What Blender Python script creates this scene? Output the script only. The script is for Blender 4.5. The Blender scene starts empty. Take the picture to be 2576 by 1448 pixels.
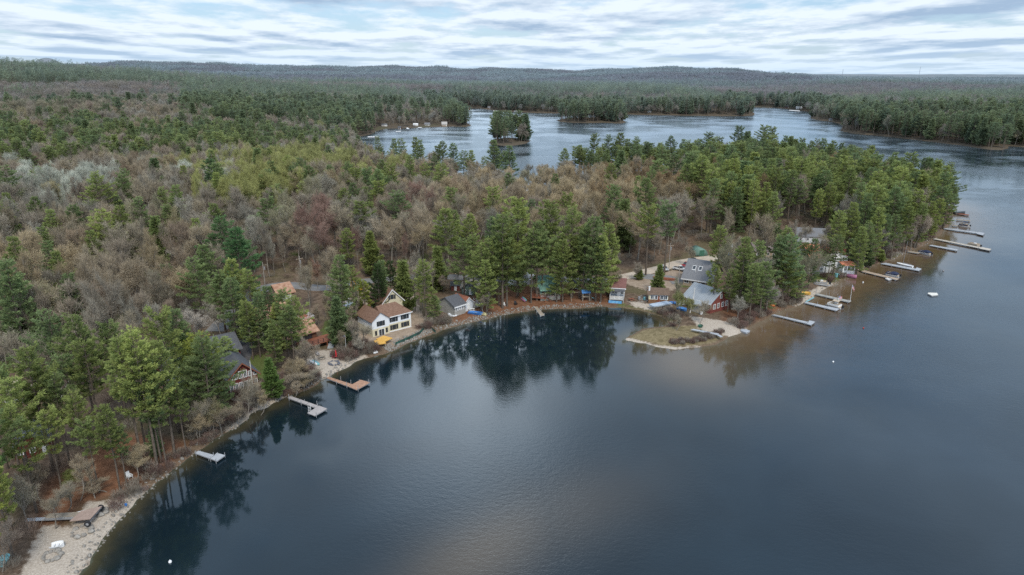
import bpy, math, random
import numpy as np
from mathutils import Vector
R = math.radians
rnd = random.Random(7)
rng = np.random.default_rng(11)
scene = bpy.context.scene
COL = scene.collection

# ------------------------------------------------------------------ camera
H0, F, CX, CY = 60.0, 1717.0, 1288.0, 724.0
PITCH = math.atan(534.0 / F)
SP, CP = math.sin(PITCH), math.cos(PITCH)
cam_d = bpy.data.cameras.new('camera'); cam = bpy.data.objects.new('camera', cam_d); COL.objects.link(cam)
cam.location = (0, 0, H0); cam.rotation_euler = (R(90) - PITCH, 0, 0)
cam_d.sensor_width = 36; cam_d.lens = 36 * F / 2576; cam_d.clip_start = 1; cam_d.clip_end = 60000
scene.camera = cam

def ray(px, py):
    x, y = (px - CX) / F, (CY - py) / F
    return x, CP + y * SP, -SP + y * CP
def P(px, py, z=0.0):
    a, b, c = ray(px, py); t = (z - H0) / c
    return (a * t, b * t, z)
def proj(x, y, z):
    dz = z - H0
    d = y * CP - dz * SP; u = y * SP + dz * CP
    d = np.maximum(d, 1e-3)
    return CX + F * x / d, CY - F * u / d

# ------------------------------------------------------------------ noise
_perm = rng.random((256, 256))
def vnoise(x, y):
    xi, yi = np.floor(x).astype(int), np.floor(y).astype(int)
    fx, fy = x - xi, y - yi
    fx = fx * fx * (3 - 2 * fx); fy = fy * fy * (3 - 2 * fy)
    g = lambda a, b: _perm[a & 255, b & 255]
    return (g(xi, yi) * (1 - fx) + g(xi + 1, yi) * fx) * (1 - fy) + (g(xi, yi + 1) * (1 - fx) + g(xi + 1, yi + 1) * fx) * fy
def fbm(x, y, o=4):
    s = 0; a = .5; t = 0
    for i in range(o):
        s = s + a * vnoise(x * 2 ** i + 17.3 * i, y * 2 ** i + 5.1 * i); t += a; a *= .5
    return s / t

# ------------------------------------------------------------------ shorelines
SH = [(190,1448),(215,1420),(240,1380),(280,1330),(312,1292),(350,1255),(400,1210),(450,1170),(490,1137),(530,1112),(575,1085),(612,1062),(640,1040),
 (690,1015),(722,1000),(760,985),(790,972),(815,955),(845,938),(880,920),(905,905),(935,898),(965,893),(1000,880),(1030,864),(1065,850),(1101,834),(1145,822),(1196,810),
 (1225,803),(1256,796),(1303,787),(1340,781),(1370,779),(1410,777),(1450,777),(1481,775),(1505,772),(1552,775),(1593,779),(1625,784),(1645,790),(1664,798),(1678,806),(1680,815),
 (1668,822),(1640,824),(1610,830),(1590,842),(1569,850),(1574,858),(1600,862),(1629,867),(1665,874),(1697,880),(1730,878),(1765,875),(1795,868),(1820,858),(1842,848),
 (1862,838),(1880,828),(1900,815),(1925,802),(1942,793),(1973,780),(1996,775),(2020,764),(2046,748),(2061,738),(2082,723),(2119,708),(2157,688),(2182,673),
 (2214,662),(2244,655),(2277,638),(2307,625),(2342,610),(2362,593),(2382,573),(2394,553),(2399,538),(2392,523),(2360,510),(2310,498),(2250,480),(2190,462),
 (2120,446),(2040,434),(1960,424),(1900,420),(1830,424),(1760,432),(1690,436),(1600,432),(1520,434),(1450,446),(1400,460),(1352,478),(1320,488),(1280,486),(1220,472),
 (1150,456),(1080,442),(1000,432),(950,418),(920,396),(900,373),(889,349),(905,344),(922,341),(938,336),(945,331),(958,327),(975,324),(1010,323),(1059,322),(1099,320),(1140,319),(1176,320),
 (1186,316),(1176,311),(1158,302),(1148,292),(1138,280),(1129,272.5),(1159,271.5),(1212,274),(1252,280),(1292,282),(1340,284.5),(1392,286),(1480,287),(1575,288.5),(1659,290.5),
 (1717,291),(1760,292),(1817,292.5),(1870,292.5),(1896,291),(1899,287),(1890,280),(1884,273),(1894,270.5),(1951,272),(1984,275.5),(2010,279),(2036,282),(2042,288),(2040,299),(2060,303),
 (2084,306),(2110,311),(2121,318),(2114,330),(2151,337),(2200,341),(2251,346),(2334,356),(2417,366),(2460,373),(2494,377),(2520,378),(2534,374),(2537,368),(2556,369),(2576,371),(2700,378)]
ISL1 = [(1399,303),(1410,307),(1440,309),(1480,310),(1520,309),(1545,311),(1568,311),(1574,307),(1560,301),(1500,297),(1430,298)]
ISL2 = [(1229,360),(1237,364),(1255,366),(1275,368),(1300,366),(1322,362),(1336,355),(1320,350),(1270,348),(1238,352)]
W = lambda pts: np.array([P(*p)[:2] for p in pts])
LAKE = np.vstack([W(SH), [(900, 560), (1500, 500), (1500, -400), (-120, -400), (-78, 20)]])
ISLES = [W(ISL1), W(ISL2)]

def poly_sd(x, y, poly):
    """signed distance, positive inside"""
    x = np.asarray(x, float); y = np.asarray(y, float); sh = x.shape
    x = x.ravel(); y = y.ravel()
    d2 = np.full(x.shape, 1e18); ins = np.zeros(x.shape, bool)
    n = len(poly)
    for i in range(n):
        ax, ay = poly[i]; bx, by = poly[(i + 1) % n]
        ex, ey = bx - ax, by - ay
        t = np.clip(((x - ax) * ex + (y - ay) * ey) / (ex * ex + ey * ey + 1e-12), 0, 1)
        d2 = np.minimum(d2, (x - ax - t * ex) ** 2 + (y - ay - t * ey) ** 2)
        c = ((ay > y) != (by > y))
        if ey != 0:
            ins ^= c & (x < ex * (y - ay) / ey + ax)
    return (np.where(ins, 1, -1) * np.sqrt(d2)).reshape(sh)
def land(x, y):
    """distance to the shore: positive on land"""
    s = -poly_sd(x, y, LAKE)
    for p in ISLES: s = np.maximum(s, poly_sd(x, y, p))
    return s + (fbm(np.asarray(x) / 3.0, np.asarray(y) / 3.0, 3) - .5) * 1.6

RIDGE_X = [-900, 0, 200, 300, 400, 550, 700, 850, 1000, 1080, 1190, 1230, 1300, 1500, 1620, 1700, 1800, 1900, 2030, 2120, 2576, 3600]
RIDGE_Y = [150, 160, 163, 156, 155, 161, 165, 166, 165, 168, 176, 170, 173, 177, 173, 171, 172, 179, 187, 194, 201, 205]
MARSH = W([(1569,852),(1620,832),(1670,826),(1690,826),(1745,826),(1800,832),(1825,850),(1790,868),(1697,880),(1629,867)])
def height_d(x, y, d):
    x = np.asarray(x, float); y = np.asarray(y, float)
    yy = np.maximum(y, 1.0)
    dp = np.maximum(d, 0)
    base = .85 * (1 - np.exp(-dp / 2.2)) + np.minimum(dp * .025, 3.2)
    base = base + (fbm(x / 45, y / 45, 3) - .45) * 5 * np.clip((dp - 25) / 60, 0, 1)
    base = base + (fbm(x / 9 + 40, y / 9, 3) - .5) * .5 * np.clip(dp / 10, 0, 1)
    ms = np.clip((poly_sd(x, y, MARSH) + 4) / 6, 0, 1) if x.size < 5 or y.min() < 400 else 0
    base = base * (1 - .55 * ms)
    far = np.clip((yy - 650) / 900, 0, 1)
    hill = 58 * np.exp(-((x + 1120) / 560) ** 2 - ((y - 1280) / 380) ** 2)
    hill = hill + 17 * np.exp(-((x + 420) / 170) ** 2 - ((y - 520) / 260) ** 2)
    hill = hill + 5 * np.exp(-((x + 150) / 60) ** 2 - ((y - 250) / 50) ** 2)
    hill = hill + 7 * np.exp(-((x - 95) / 60) ** 2 - ((y - 262) / 32) ** 2)
    hill = hill * np.clip(dp / 70, 0, 1)
    mid = far * (14 + 26 * (fbm(x / 500 + 3, y / 500, 3) - .4))
    pxh = CX + 1798 * x / yy
    def band(Y, s, ys, sub):
        z = H0 + (190 - ys) / 1798 * Y - sub
        return z, np.exp(-((yy - Y) / s) ** 2)
    ra = np.interp(pxh, RIDGE_X, RIDGE_Y) + (fbm(pxh / 80, yy / 4000, 3) - .5) * 9
    za, ga = band(4700, 1150, ra, 20)
    zb, gb = band(3000, 600, np.interp(pxh, [-500, 300, 900, 1300, 1700, 1900, 2200, 3200], [188, 186, 188, 196, 181, 183, 200, 206]), 18)
    yb = 186 - 38 * np.exp(-((pxh - 125) / 55) ** 2) - 36 * np.exp(-((pxh + 60) / 90) ** 2) - 2.5 * np.exp(-((pxh - 2015) / 20) ** 2)
    zc, gc = band(11000, 1500, yb + (fbm(pxh / 40, 3 + yy / 9000, 2) - .5) * 2, 8)
    z = base + np.minimum(mid, 40) * np.clip(dp / 150, 0, 1) + hill
    z = np.where(yy > 1500, np.maximum(z, z * (1 - gb) + zb * gb), z)
    z = np.where(yy > 2000, np.maximum(z, z * (1 - ga) + za * ga), z)
    z = np.where(yy > 6500, np.maximum(z * .8, z * (1 - gc) + zc * gc), z)
    return np.where(d > 0, z, np.maximum(d * .16, -4.0) - .02)
def hgt(x, y):
    xa, ya = np.array([float(x)]), np.array([float(y)])
    return float(height_d(xa, ya, land(xa, ya))[0])
def G(px, py, lift=0.0):
    """the point of the ground seen at a pixel"""
    z = 1.0
    for _ in range(6):
        x, y, _z = P(px, py, z + lift); z = max(hgt(x, y), 0.0)
    return Vector((x, y, z))

def WG(pts): return np.array([G(*p)[:2] for p in pts])

# ------------------------------------------------------------------ materials
def nt(m): return m.node_tree.nodes, m.node_tree.links
MATS = {}
def mat(name, col, rough=.8, var=.25, scale=1.5, metal=0.0, spec=.3, lines=None, bump=0.0, col2=None, coord='Object'):
    if name in MATS: return MATS[name]
    m = bpy.data.materials.new(name); m.use_nodes = True; N, L = nt(m)
    b = N['Principled BSDF']; b.inputs['Roughness'].default_value = rough; b.inputs['Metallic'].default_value = metal
    b.inputs['Specular IOR Level'].default_value = spec
    tc = N.new('ShaderNodeTexCoord')
    no = N.new('ShaderNodeTexNoise'); no.inputs['Scale'].default_value = scale; no.inputs['Detail'].default_value = 5
    L.new(tc.outputs[coord], no.inputs['Vector'])
    mx = N.new('ShaderNodeMix'); mx.data_type = 'RGBA'
    c2 = col2 or tuple(min(1, c * (1 + var)) for c in col)
    c1 = col if col2 else tuple(c * (1 - var) for c in col)
    mx.inputs[6].default_value = (*c1, 1); mx.inputs[7].default_value = (*c2, 1)
    rp = N.new('ShaderNodeMapRange'); rp.inputs[1].default_value = .3; rp.inputs[2].default_value = .7
    L.new(no.outputs[0], rp.inputs[0]); L.new(rp.outputs[0], mx.inputs[0])
    out = mx.outputs[2]
    if lines:                                   # board / course lines: (axis, period, darkness)
        ax, per, dark = lines
        sp = N.new('ShaderNodeSeparateXYZ'); L.new(tc.outputs['Object'], sp.inputs[0])
        q = N.new('ShaderNodeMath'); q.operation = 'DIVIDE'; q.inputs[1].default_value = per; L.new(sp.outputs[ax], q.inputs[0])
        fr = N.new('ShaderNodeMath'); fr.operation = 'FRACT'; L.new(q.outputs[0], fr.inputs[0])
        gt = N.new('ShaderNodeMath'); gt.operation = 'GREATER_THAN'; gt.inputs[1].default_value = .84; L.new(fr.outputs[0], gt.inputs[0])
        ml = N.new('ShaderNodeMath'); ml.operation = 'MULTIPLY'; ml.inputs[1].default_value = dark; L.new(gt.outputs[0], ml.inputs[0])
        m2 = N.new('ShaderNodeMix'); m2.data_type = 'RGBA'; m2.inputs[7].default_value = (*[c * .25 for c in col], 1)
        L.new(ml.outputs[0], m2.inputs[0]); L.new(out, m2.inputs[6]); out = m2.outputs[2]
    L.new(out, b.inputs['Base Color'])
    if bump:
        bm = N.new('ShaderNodeBump'); bm.inputs['Strength'].default_value = bump; bm.inputs['Distance'].default_value = .1
        L.new(no.outputs[0], bm.inputs['Height']); L.new(bm.outputs[0], b.inputs['Normal'])
    MATS[name] = m; return m

def tree_mat(name, lo, hi, translucent=0.0):
    """colour = tint (object or instance attribute) x shade (vertex attribute)"""
    m = bpy.data.materials.new(name); m.use_nodes = True; N, L = nt(m); N.remove(N['Principled BSDF'])
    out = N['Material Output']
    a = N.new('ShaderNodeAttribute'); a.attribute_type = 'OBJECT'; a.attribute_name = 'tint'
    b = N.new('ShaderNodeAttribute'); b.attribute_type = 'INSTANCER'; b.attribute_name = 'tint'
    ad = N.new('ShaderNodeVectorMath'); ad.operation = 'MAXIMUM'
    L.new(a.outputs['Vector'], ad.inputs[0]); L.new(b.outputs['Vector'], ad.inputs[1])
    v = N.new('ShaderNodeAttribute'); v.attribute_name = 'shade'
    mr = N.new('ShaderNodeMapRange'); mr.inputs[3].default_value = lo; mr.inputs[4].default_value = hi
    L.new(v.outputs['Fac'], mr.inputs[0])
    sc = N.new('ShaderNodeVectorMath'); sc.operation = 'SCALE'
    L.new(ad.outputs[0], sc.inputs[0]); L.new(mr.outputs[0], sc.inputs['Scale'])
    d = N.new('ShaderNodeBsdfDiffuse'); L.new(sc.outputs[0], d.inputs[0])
    if translucent:
        t = N.new('ShaderNodeBsdfTranslucent'); L.new(sc.outputs[0], t.inputs[0])
        mx = N.new('ShaderNodeMixShader'); mx.inputs[0].default_value = translucent
        L.new(d.outputs[0], mx.inputs[1]); L.new(t.outputs[0], mx.inputs[2]); L.new(mx.outputs[0], out.inputs[0])
    else:
        L.new(d.outputs[0], out.inputs[0])
    return m
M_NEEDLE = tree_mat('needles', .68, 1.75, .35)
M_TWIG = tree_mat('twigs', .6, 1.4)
M_BARK = mat('bark', (.13, .105, .085), .9, .35, 2.0)
M_BARK2 = mat('grey_bark', (.24, .215, .185), .9, .3, 2.0)

# ------------------------------------------------------------------ mesh helpers
def raw_mesh(name, V, T, mats, shade=None, midx=None, extra=None):
    me = bpy.data.meshes.new(name); V = np.asarray(V, np.float32); T = np.asarray(T, np.int32)
    k = T.shape[1]
    me.vertices.add(len(V)); me.vertices.foreach_set('co', V.ravel())
    me.loops.add(T.size); me.loops.foreach_set('vertex_index', T.ravel())
    me.polygons.add(len(T)); me.polygons.foreach_set('loop_start', np.arange(0, T.size, k, dtype=np.int32))
    for m in mats: me.materials.append(m)
    if midx is not None: me.polygons.foreach_set('material_index', np.asarray(midx, np.int32))
    if shade is not None:
        a = me.attributes.new('shade', 'FLOAT', 'POINT'); a.data.foreach_set('value', np.asarray(shade, np.float32))
    for kx, vv in (extra or {}).items():
        a = me.attributes.new(kx, 'FLOAT', 'POINT'); a.data.foreach_set('value', np.asarray(vv, np.float32))
    me.update(calc_edges=True)
    return me
def link(name, me, parent=None):
    o = bpy.data.objects.new(name, me); COL.objects.link(o)
    if parent is not None: o.parent = parent
    return o
def tag(o, label=None, cat=None, group=None, kind=None):
    if label: o['label'] = label
    if cat: o['category'] = cat
    if group: o['group'] = group
    if kind: o['kind'] = kind
    return o
def empty(name, loc, rz=0, label=None, cat=None, group=None):
    o = bpy.data.objects.new(name, None); COL.objects.link(o); o.location = loc; o.rotation_euler = (0, 0, rz)
    o.empty_display_size = .5
    return tag(o, label, cat, group)
def copy_tree(o, parent=None):
    c = o.copy(); COL.objects.link(c)
    if parent is not None: c.parent = parent
    for ch in list(o.children): copy_tree(ch, c)
    return c

class MB:
    def __init__(s): s.v = []; s.f = []; s.m = []; s.cur = 0
    def add(s, vs, fs):
        n = len(s.v); s.v += [tuple(v) for v in vs]; s.f += [tuple(i + n for i in f) for f in fs]; s.m += [s.cur] * len(fs); return s
    def box(s, x0, x1, y0, y1, z0, z1):
        return s.add([(x0,y0,z0),(x1,y0,z0),(x1,y1,z0),(x0,y1,z0),(x0,y0,z1),(x1,y0,z1),(x1,y1,z1),(x0,y1,z1)],
                     [(0,3,2,1),(4,5,6,7),(0,1,5,4),(1,2,6,5),(2,3,7,6),(3,0,4,7)])
    def hexa(s, q, h):                          # prism over a quad of 3D points, thickness h downwards
        t = [Vector(p) for p in q]; b = [p - Vector((0, 0, h)) for p in t]; n = len(t)
        return s.add(t + b, [tuple(range(n)), tuple(range(2 * n - 1, n - 1, -1))] + [(i, i + n, (i + 1) % n + n, (i + 1) % n) for i in range(n)])
    def tube(s, pts, rad, n=6, cap=True):
        pts = [Vector(p) for p in pts]; base = len(s.v); rings = []
        for i, p in enumerate(pts):
            d = (pts[min(i + 1, len(pts) - 1)] - pts[max(i - 1, 0)])
            d = d.normalized() if d.length > 1e-6 else Vector((0, 0, 1))
            u = d.cross(Vector((0, 0, 1)) if abs(d.z) < .9 else Vector((1, 0, 0))).normalized(); w = d.cross(u)
            r = rad[i] if isinstance(rad, (list, tuple)) else rad
            rings.append([p + (u * math.cos(2 * math.pi * k / n) + w * math.sin(2 * math.pi * k / n)) * r for k in range(n)])
        vs = [v for r_ in rings for v in r_]
        fs = [(i * n + k, i * n + (k + 1) % n, (i + 1) * n + (k + 1) % n, (i + 1) * n + k) for i in range(len(pts) - 1) for k in range(n)]
        if cap: fs += [tuple(range(n - 1, -1, -1)), tuple((len(pts) - 1) * n + k for k in range(n))]
        return s.add(vs, fs)
    def gable(s, x0, x1, y0, y1, z0, z1, rise, axis='x'):   # walls with gable ends; ridge along axis
        if axis == 'x':
            ym = (y0 + y1) / 2
            v = [(x0,y0,z0),(x0,y1,z0),(x0,y1,z1),(x0,ym,z1+rise),(x0,y0,z1)]; w = [(x1, b, c) for a, b, c in v]
        else:
            xm = (x0 + x1) / 2
            v = [(x1,y0,z0),(x0,y0,z0),(x0,y0,z1),(xm,y0,z1+rise),(x1,y0,z1)]; w = [(a, y1, c) for a, b, c in v]
        n = 5
        return s.add(v + w, [(0,1,2,3,4), (9,8,7,6,5)] + [(i, i + n, (i + 1) % n + n, (i + 1) % n) for i in range(n)])
    def roof(s, x0, x1, y0, y1, z1, rise, axis='x', o=.4, t=.16):
        if axis == 'x':
            ym = (y0 + y1) / 2; k = rise / (ym - y0)
            for sg in (0, 1):
                ye = y0 - o if sg == 0 else y1 + o
                s.hexa([(x0 - o, ye, z1 - k * o + t), (x1 + o, ye, z1 - k * o + t), (x1 + o, ym, z1 + rise + t), (x0 - o, ym, z1 + rise + t)], t)
        else:
            xm = (x0 + x1) / 2; k = rise / (xm - x0)
            for sg in (0, 1):
                xe = x0 - o if sg == 0 else x1 + o
                s.hexa([(xe, y0 - o, z1 - k * o + t), (xe, y1 + o, z1 - k * o + t), (xm, y1 + o, z1 + rise + t), (xm, y0 - o, z1 + rise + t)], t)
        return s
    def loft(s, secs):                          # list of rings with equal counts
        n = len(secs[0]); vs = [p for r_ in secs for p in r_]
        fs = [(i * n + k, i * n + (k + 1) % n, (i + 1) * n + (k + 1) % n, (i + 1) * n + k) for i in range(len(secs) - 1) for k in range(n)]
        fs += [tuple(range(n - 1, -1, -1)), tuple((len(secs) - 1) * n + k for k in range(n))]
        return s.add(vs, fs)
    def build(s, name, mats, parent=None, smooth=False, bev=0):
        me = bpy.data.meshes.new(name); me.from_pydata(s.v, [], s.f)
        for m in (mats if isinstance(mats, (list, tuple)) else [mats]): me.materials.append(m)
        me.polygons.foreach_set('material_index', s.m)
        import bmesh
        bm = bmesh.new(); bm.from_mesh(me); bmesh.ops.recalc_face_normals(bm, faces=bm.faces)
        bm.to_mesh(me); bm.free()
        if smooth: me.polygons.foreach_set('use_smooth', [True] * len(me.polygons))
        me.update()
        o = link(name, me, parent)
        if bev:
            md = o.modifiers.new('edge', 'BEVEL'); md.width = bev; md.segments = 2; md.limit_method = 'ANGLE'
        return o
#@@TERRAIN
# ------------------------------------------------------------------ ground
def grid(a0, a1, na, r0, r1, nr):
    a = np.linspace(R(a0), R(a1), na); r = r0 * (r1 / r0) ** np.linspace(0, 1, nr)
    A, Q = np.meshgrid(a, r)
    X, Y = Q * np.sin(A), Q * np.cos(A)
    i = np.arange(nr - 1)[:, None] * na + np.arange(na - 1)[None]
    T = np.stack([i, i + 1, i + na + 1, i + na], -1).reshape(-1, 4)
    return X.ravel(), Y.ravel(), T
def soft(x, y, polys, w=1.5):
    out = np.zeros(x.shape)
    for p in polys:
        p = np.asarray(p); lo = p.min(0) - 8; hi = p.max(0) + 8
        k = (x > lo[0]) & (x < hi[0]) & (y > lo[1]) & (y < hi[1])
        if k.any(): out[k] = np.maximum(out[k], np.clip(poly_sd(x[k], y[k], p) / w + .5, 0, 1))
    return out
SAND = [WG(p) for p in (
 [(40,1460),(75,1400),(90,1345),(118,1322),(170,1330),(205,1300),(215,1265),(270,1262),(330,1240),(375,1218),(350,1262),(280,1340),(215,1430),(190,1460)],
 [(765,925),(772,900),(800,882),(860,880),(905,888),(925,898),(880,925),(845,940),(815,955),(770,950)],
 [(1735,795),(1800,805),(1870,822),(1885,830),(1842,850),(1800,840),(1760,830)],
 [(2000,772),(2030,738),(2060,722),(2090,712),(2105,712),(2061,738),(2020,768)],
 [(1580,757),(1640,765),(1680,760),(1690,772),(1640,782),(1590,772)],
 [(1650,868),(1629,862),(1590,852),(1565,850),(1574,862),(1629,870),(1697,884),(1760,878),(1765,872),(1700,875)],
 [(620,985),(660,965),(700,985),(715,1003),(660,1035),(600,1075),(560,1085),(590,1030)])]
DIRT = [WG(p) for p in (
 [(855,775),(880,742),(940,722),(1040,730),(1050,770),(1068,800),(1090,826),(1066,850),(1030,862),(985,872),(935,868),(900,850),(880,810)],
 [(1530,700),(1640,735),(1700,730),(1720,715),(1700,690),(1650,690),(1600,690)],
 [(1640,700),(1700,676),(1745,690),(1720,705)])]
GRASS = [WG(p) for p in (
 [(805,835),(820,805),(850,805),(880,840),(880,875),(840,880)], [(600,975),(610,905),(660,890),(700,930),(690,975),(640,985)],
 [(2040,712),(2050,692),(2120,686),(2140,700),(2095,714)], [(1530,778),(1560,764),(1650,778),(1690,792),(1700,815),(1672,812),(1640,790)],
 [(2225,655),(2240,640),(2270,640),(2262,650)], [(940,330),(950,317),(1010,312),(1100,312),(1110,318),(1059,322),(975,325)],
 [(1700,662),(1730,660),(1745,720),(1700,725)])]
RED = [WG(p) for p in ([(1130,815),(1200,735),(1330,705),(1560,720),(1560,770),(1410,778),(1300,788)], [(1820,780),(1900,770),(1990,775),(1900,812),(1820,815)],
 [(90,1330),(100,1220),(300,1090),(480,1110),(460,1150),(330,1235),(210,1270),(150,1320)])]
x, y, T = grid(-58, 58, 760, 45, 24000, 900)
sd = land(x, y); z = height_d(x, y, sd)
near = np.hypot(x, y) < 1200
S, D_, Gr, Rd, Ms = [np.zeros(x.shape) for _ in range(5)]
for A_, pl in ((S, SAND), (D_, DIRT), (Gr, GRASS), (Rd, RED), (Ms, [MARSH])):
    A_[near] = soft(x[near], y[near], pl, 2.5)
me = raw_mesh('ground', np.stack([x, y, z], 1), T, [], extra=dict(sand=S, dirt=D_, grass=Gr, red=Rd, marsh=Ms, shore=sd))
me.polygons.foreach_set('use_smooth', [True] * len(me.polygons))
ground = link('ground', me); tag(ground, 'leaf covered ground of the shore, the woods and the hills', kind='structure')

def attr(N, name):
    a = N.new('ShaderNodeAttribute'); a.attribute_name = name; return a.outputs['Fac']
def mathn(N, L, op, a, b=None, clamp=False):
    n = N.new('ShaderNodeMath'); n.operation = op; n.use_clamp = clamp
    for i, v in enumerate((a, b)):
        if v is None: continue
        if isinstance(v, (int, float)): n.inputs[i].default_value = v
        else: L.new(v, n.inputs[i])
    return n.outputs[0]
def mixc(N, L, fac, a, b):
    n = N.new('ShaderNodeMix'); n.data_type = 'RGBA'
    for i, v in ((0, fac), (6, a), (7, b)):
        if isinstance(v, tuple): n.inputs[i].default_value = (*v, 1)
        elif isinstance(v, (int, float)): n.inputs[i].default_value = v
        else: L.new(v, n.inputs[i])
    return n.outputs[2]
def noise(N, L, vec, scale, detail=4, rough=.55, dist=0):
    n = N.new('ShaderNodeTexNoise'); n.inputs['Scale'].default_value = scale; n.inputs['Detail'].default_value = detail
    n.inputs['Roughness'].default_value = rough; n.inputs['Distortion'].default_value = dist
    if vec is not None: L.new(vec, n.inputs['Vector'])
    return n.outputs[0]
def mrange(N, L, v, a, b, c=0., d=1.):
    n = N.new('ShaderNodeMapRange'); n.inputs[1].default_value = a; n.inputs[2].default_value = b
    n.inputs[3].default_value = c; n.inputs[4].default_value = d; L.new(v, n.inputs[0]); return n.outputs[0]
m = bpy.data.materials.new('ground'); m.use_nodes = True; N, L = nt(m)
geo = N.new('ShaderNodeNewGeometry').outputs['Position']
n1 = noise(N, L, geo, .9, 6, .7); n2 = noise(N, L, geo, .06, 4, .6); n3 = noise(N, L, geo, 4.0, 3, .7)
c = mixc(N, L, mrange(N, L, n1, .35, .65), (.085, .06, .042), (.20, .145, .105))
c = mixc(N, L, mrange(N, L, n2, .5, .62, 0, .5), c, (.10, .10, .045))
red = mixc(N, L, mrange(N, L, n1, .35, .65), (.13, .062, .035), (.24, .125, .075))
c = mixc(N, L, attr(N, 'red'), c, red)
n4 = mathn(N, L, 'SUBTRACT', mrange(N, L, n1, .2, .8), .5)
def blend(c, at, col, k=1.2):
    f = mathn(N, L, 'ADD', attr(N, at), mathn(N, L, 'MULTIPLY', n4, k))
    f = mathn(N, L, 'MULTIPLY', mrange(N, L, f, .35, .65), mathn(N, L, 'GREATER_THAN', attr(N, at), .02))
    return mixc(N, L, f, c, col)
c = blend(c, 'grass', mixc(N, L, mrange(N, L, n3, .3, .7), (.06, .085, .025), (.14, .16, .055)))
c = blend(c, 'marsh', mixc(N, L, mrange(N, L, n1, .35, .65), (.13, .105, .055), (.27, .22, .13)), .5)
c = blend(c, 'dirt', mixc(N, L, mrange(N, L, n1, .3, .7), (.25, .19, .14), (.40, .32, .25)))
wet = mathn(N, L, 'SUBTRACT', 1.0, mrange(N, L, attr(N, 'shore'), .2, 1.4))
c = mixc(N, L, mathn(N, L, 'MULTIPLY', wet, .85), c, mixc(N, L, mrange(N, L, n3, .35, .65), (.09, .06, .04), (.24, .175, .125)))
c = blend(c, 'sand', mixc(N, L, mrange(N, L, n3, .3, .7), (.32, .27, .22), (.55, .49, .42)), .8)
pos = N.new('ShaderNodeSeparateXYZ'); L.new(geo, pos.inputs[0])
nf = noise(N, L, geo, .0022, 6, .65); nf2 = noise(N, L, geo, .02, 5, .75)
fm = mathn(N, L, 'ADD', mathn(N, L, 'MULTIPLY', nf, .6), mathn(N, L, 'MULTIPLY', nf2, .4))
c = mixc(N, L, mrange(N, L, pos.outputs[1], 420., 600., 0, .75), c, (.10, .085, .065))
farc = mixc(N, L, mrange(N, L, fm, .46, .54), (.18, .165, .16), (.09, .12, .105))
farc = mixc(N, L, mrange(N, L, pos.outputs[1], 2500., 14000., 0, .75), farc, (.24, .30, .36))  # painted haze: far ground colour fades to blue grey with distance
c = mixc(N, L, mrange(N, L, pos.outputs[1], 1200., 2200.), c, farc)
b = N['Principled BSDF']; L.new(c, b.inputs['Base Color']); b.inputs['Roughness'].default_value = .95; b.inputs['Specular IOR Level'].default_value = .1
bp = N.new('ShaderNodeBump'); bp.inputs['Distance'].default_value = .25; bp.inputs['Strength'].default_value = .7
L.new(n1, bp.inputs['Height']); L.new(bp.outputs[0], b.inputs['Normal'])
ground.data.materials.append(m)

# ------------------------------------------------------------------ water
x, y, T = grid(-50, 50, 420, 40, 2600, 420)
sdw = -land(x, y)
k = sdw[T].max(1) > -6
T = T[k]
used = np.zeros(len(x), bool); used[T.ravel()] = True; remap = np.cumsum(used) - 1
x, y, sdw = x[used], y[used], sdw[used]; T = remap[T]
pxw, pyw = proj(x, y, 0)
def blob(X0, Y0, rx, ry, ang=0.0):
    c_, s_ = math.cos(ang), math.sin(ang)
    dx, dy = x - X0, y - Y0
    return np.exp(-((dx * c_ + dy * s_) / rx) ** 2 - ((-dx * s_ + dy * c_) / ry) ** 2)
right = np.clip((x - 35) / 25, 0, 1)
shallow = np.exp(-np.maximum(sdw, 0) / (1.9 + 8.5 * right * (y < 420)))
shallow[y > 450] *= .3
p_ = P(1735, 912); shoal = blob(p_[0], p_[1], 12, 15)
p_ = P(1650, 905); shoal = np.maximum(shoal, .35 * blob(p_[0], p_[1], 9, 9))
p_ = P(1200, 1400); shoal = np.maximum(shoal, .6 * blob(p_[0], p_[1], 7, 16, -.7))
p_ = P(1420, 1290); shoal = np.maximum(shoal, .30 * blob(p_[0], p_[1], 8, 18, -.9))
wind = np.clip((y - 400) / 250, 0, 1)
calm = np.exp(-(np.maximum(sdw, 0) / 55) ** 2) * (y < 420) * (1 - .45 * right)
me = raw_mesh('lake_water', np.stack([x, y, 0 * x], 1), T, [], extra=dict(shallow=shallow, shoal=shoal, calm=calm, wind=wind, amber=right, shore=sdw))
me.polygons.foreach_set('use_smooth', [True] * len(me.polygons))
water = link('lake_water', me); tag(water, 'dark rippled lake water', kind='structure')
m = bpy.data.materials.new('lake_water'); m.use_nodes = True; N, L = nt(m); N.remove(N['Principled BSDF'])
geo = N.new('ShaderNodeNewGeometry').outputs['Position']
mp = N.new('ShaderNodeMapping'); mp.inputs['Scale'].default_value = (1, 1.7, 1); mp.inputs['Rotation'].default_value = (0, 0, .5); L.new(geo, mp.inputs[0])
w1 = noise(N, L, mp.outputs[0], .9, 3, .6, .3); w2 = noise(N, L, mp.outputs[0], 3.4, 2, .5); w3 = noise(N, L, geo, .016, 4, .6, .6)
big = noise(N, L, geo, .045, 3, .5, .4)
hh = mathn(N, L, 'ADD', mathn(N, L, 'MULTIPLY', w1, .62), mathn(N, L, 'MULTIPLY', w2, .38))
calmv = attr(N, 'calm')
gust = mrange(N, L, w3, .43, .58, .2, 1.0)
stren = mathn(N, L, 'MULTIPLY', gust, mrange(N, L, calmv, .1, .9, 1.0, .15))
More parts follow.
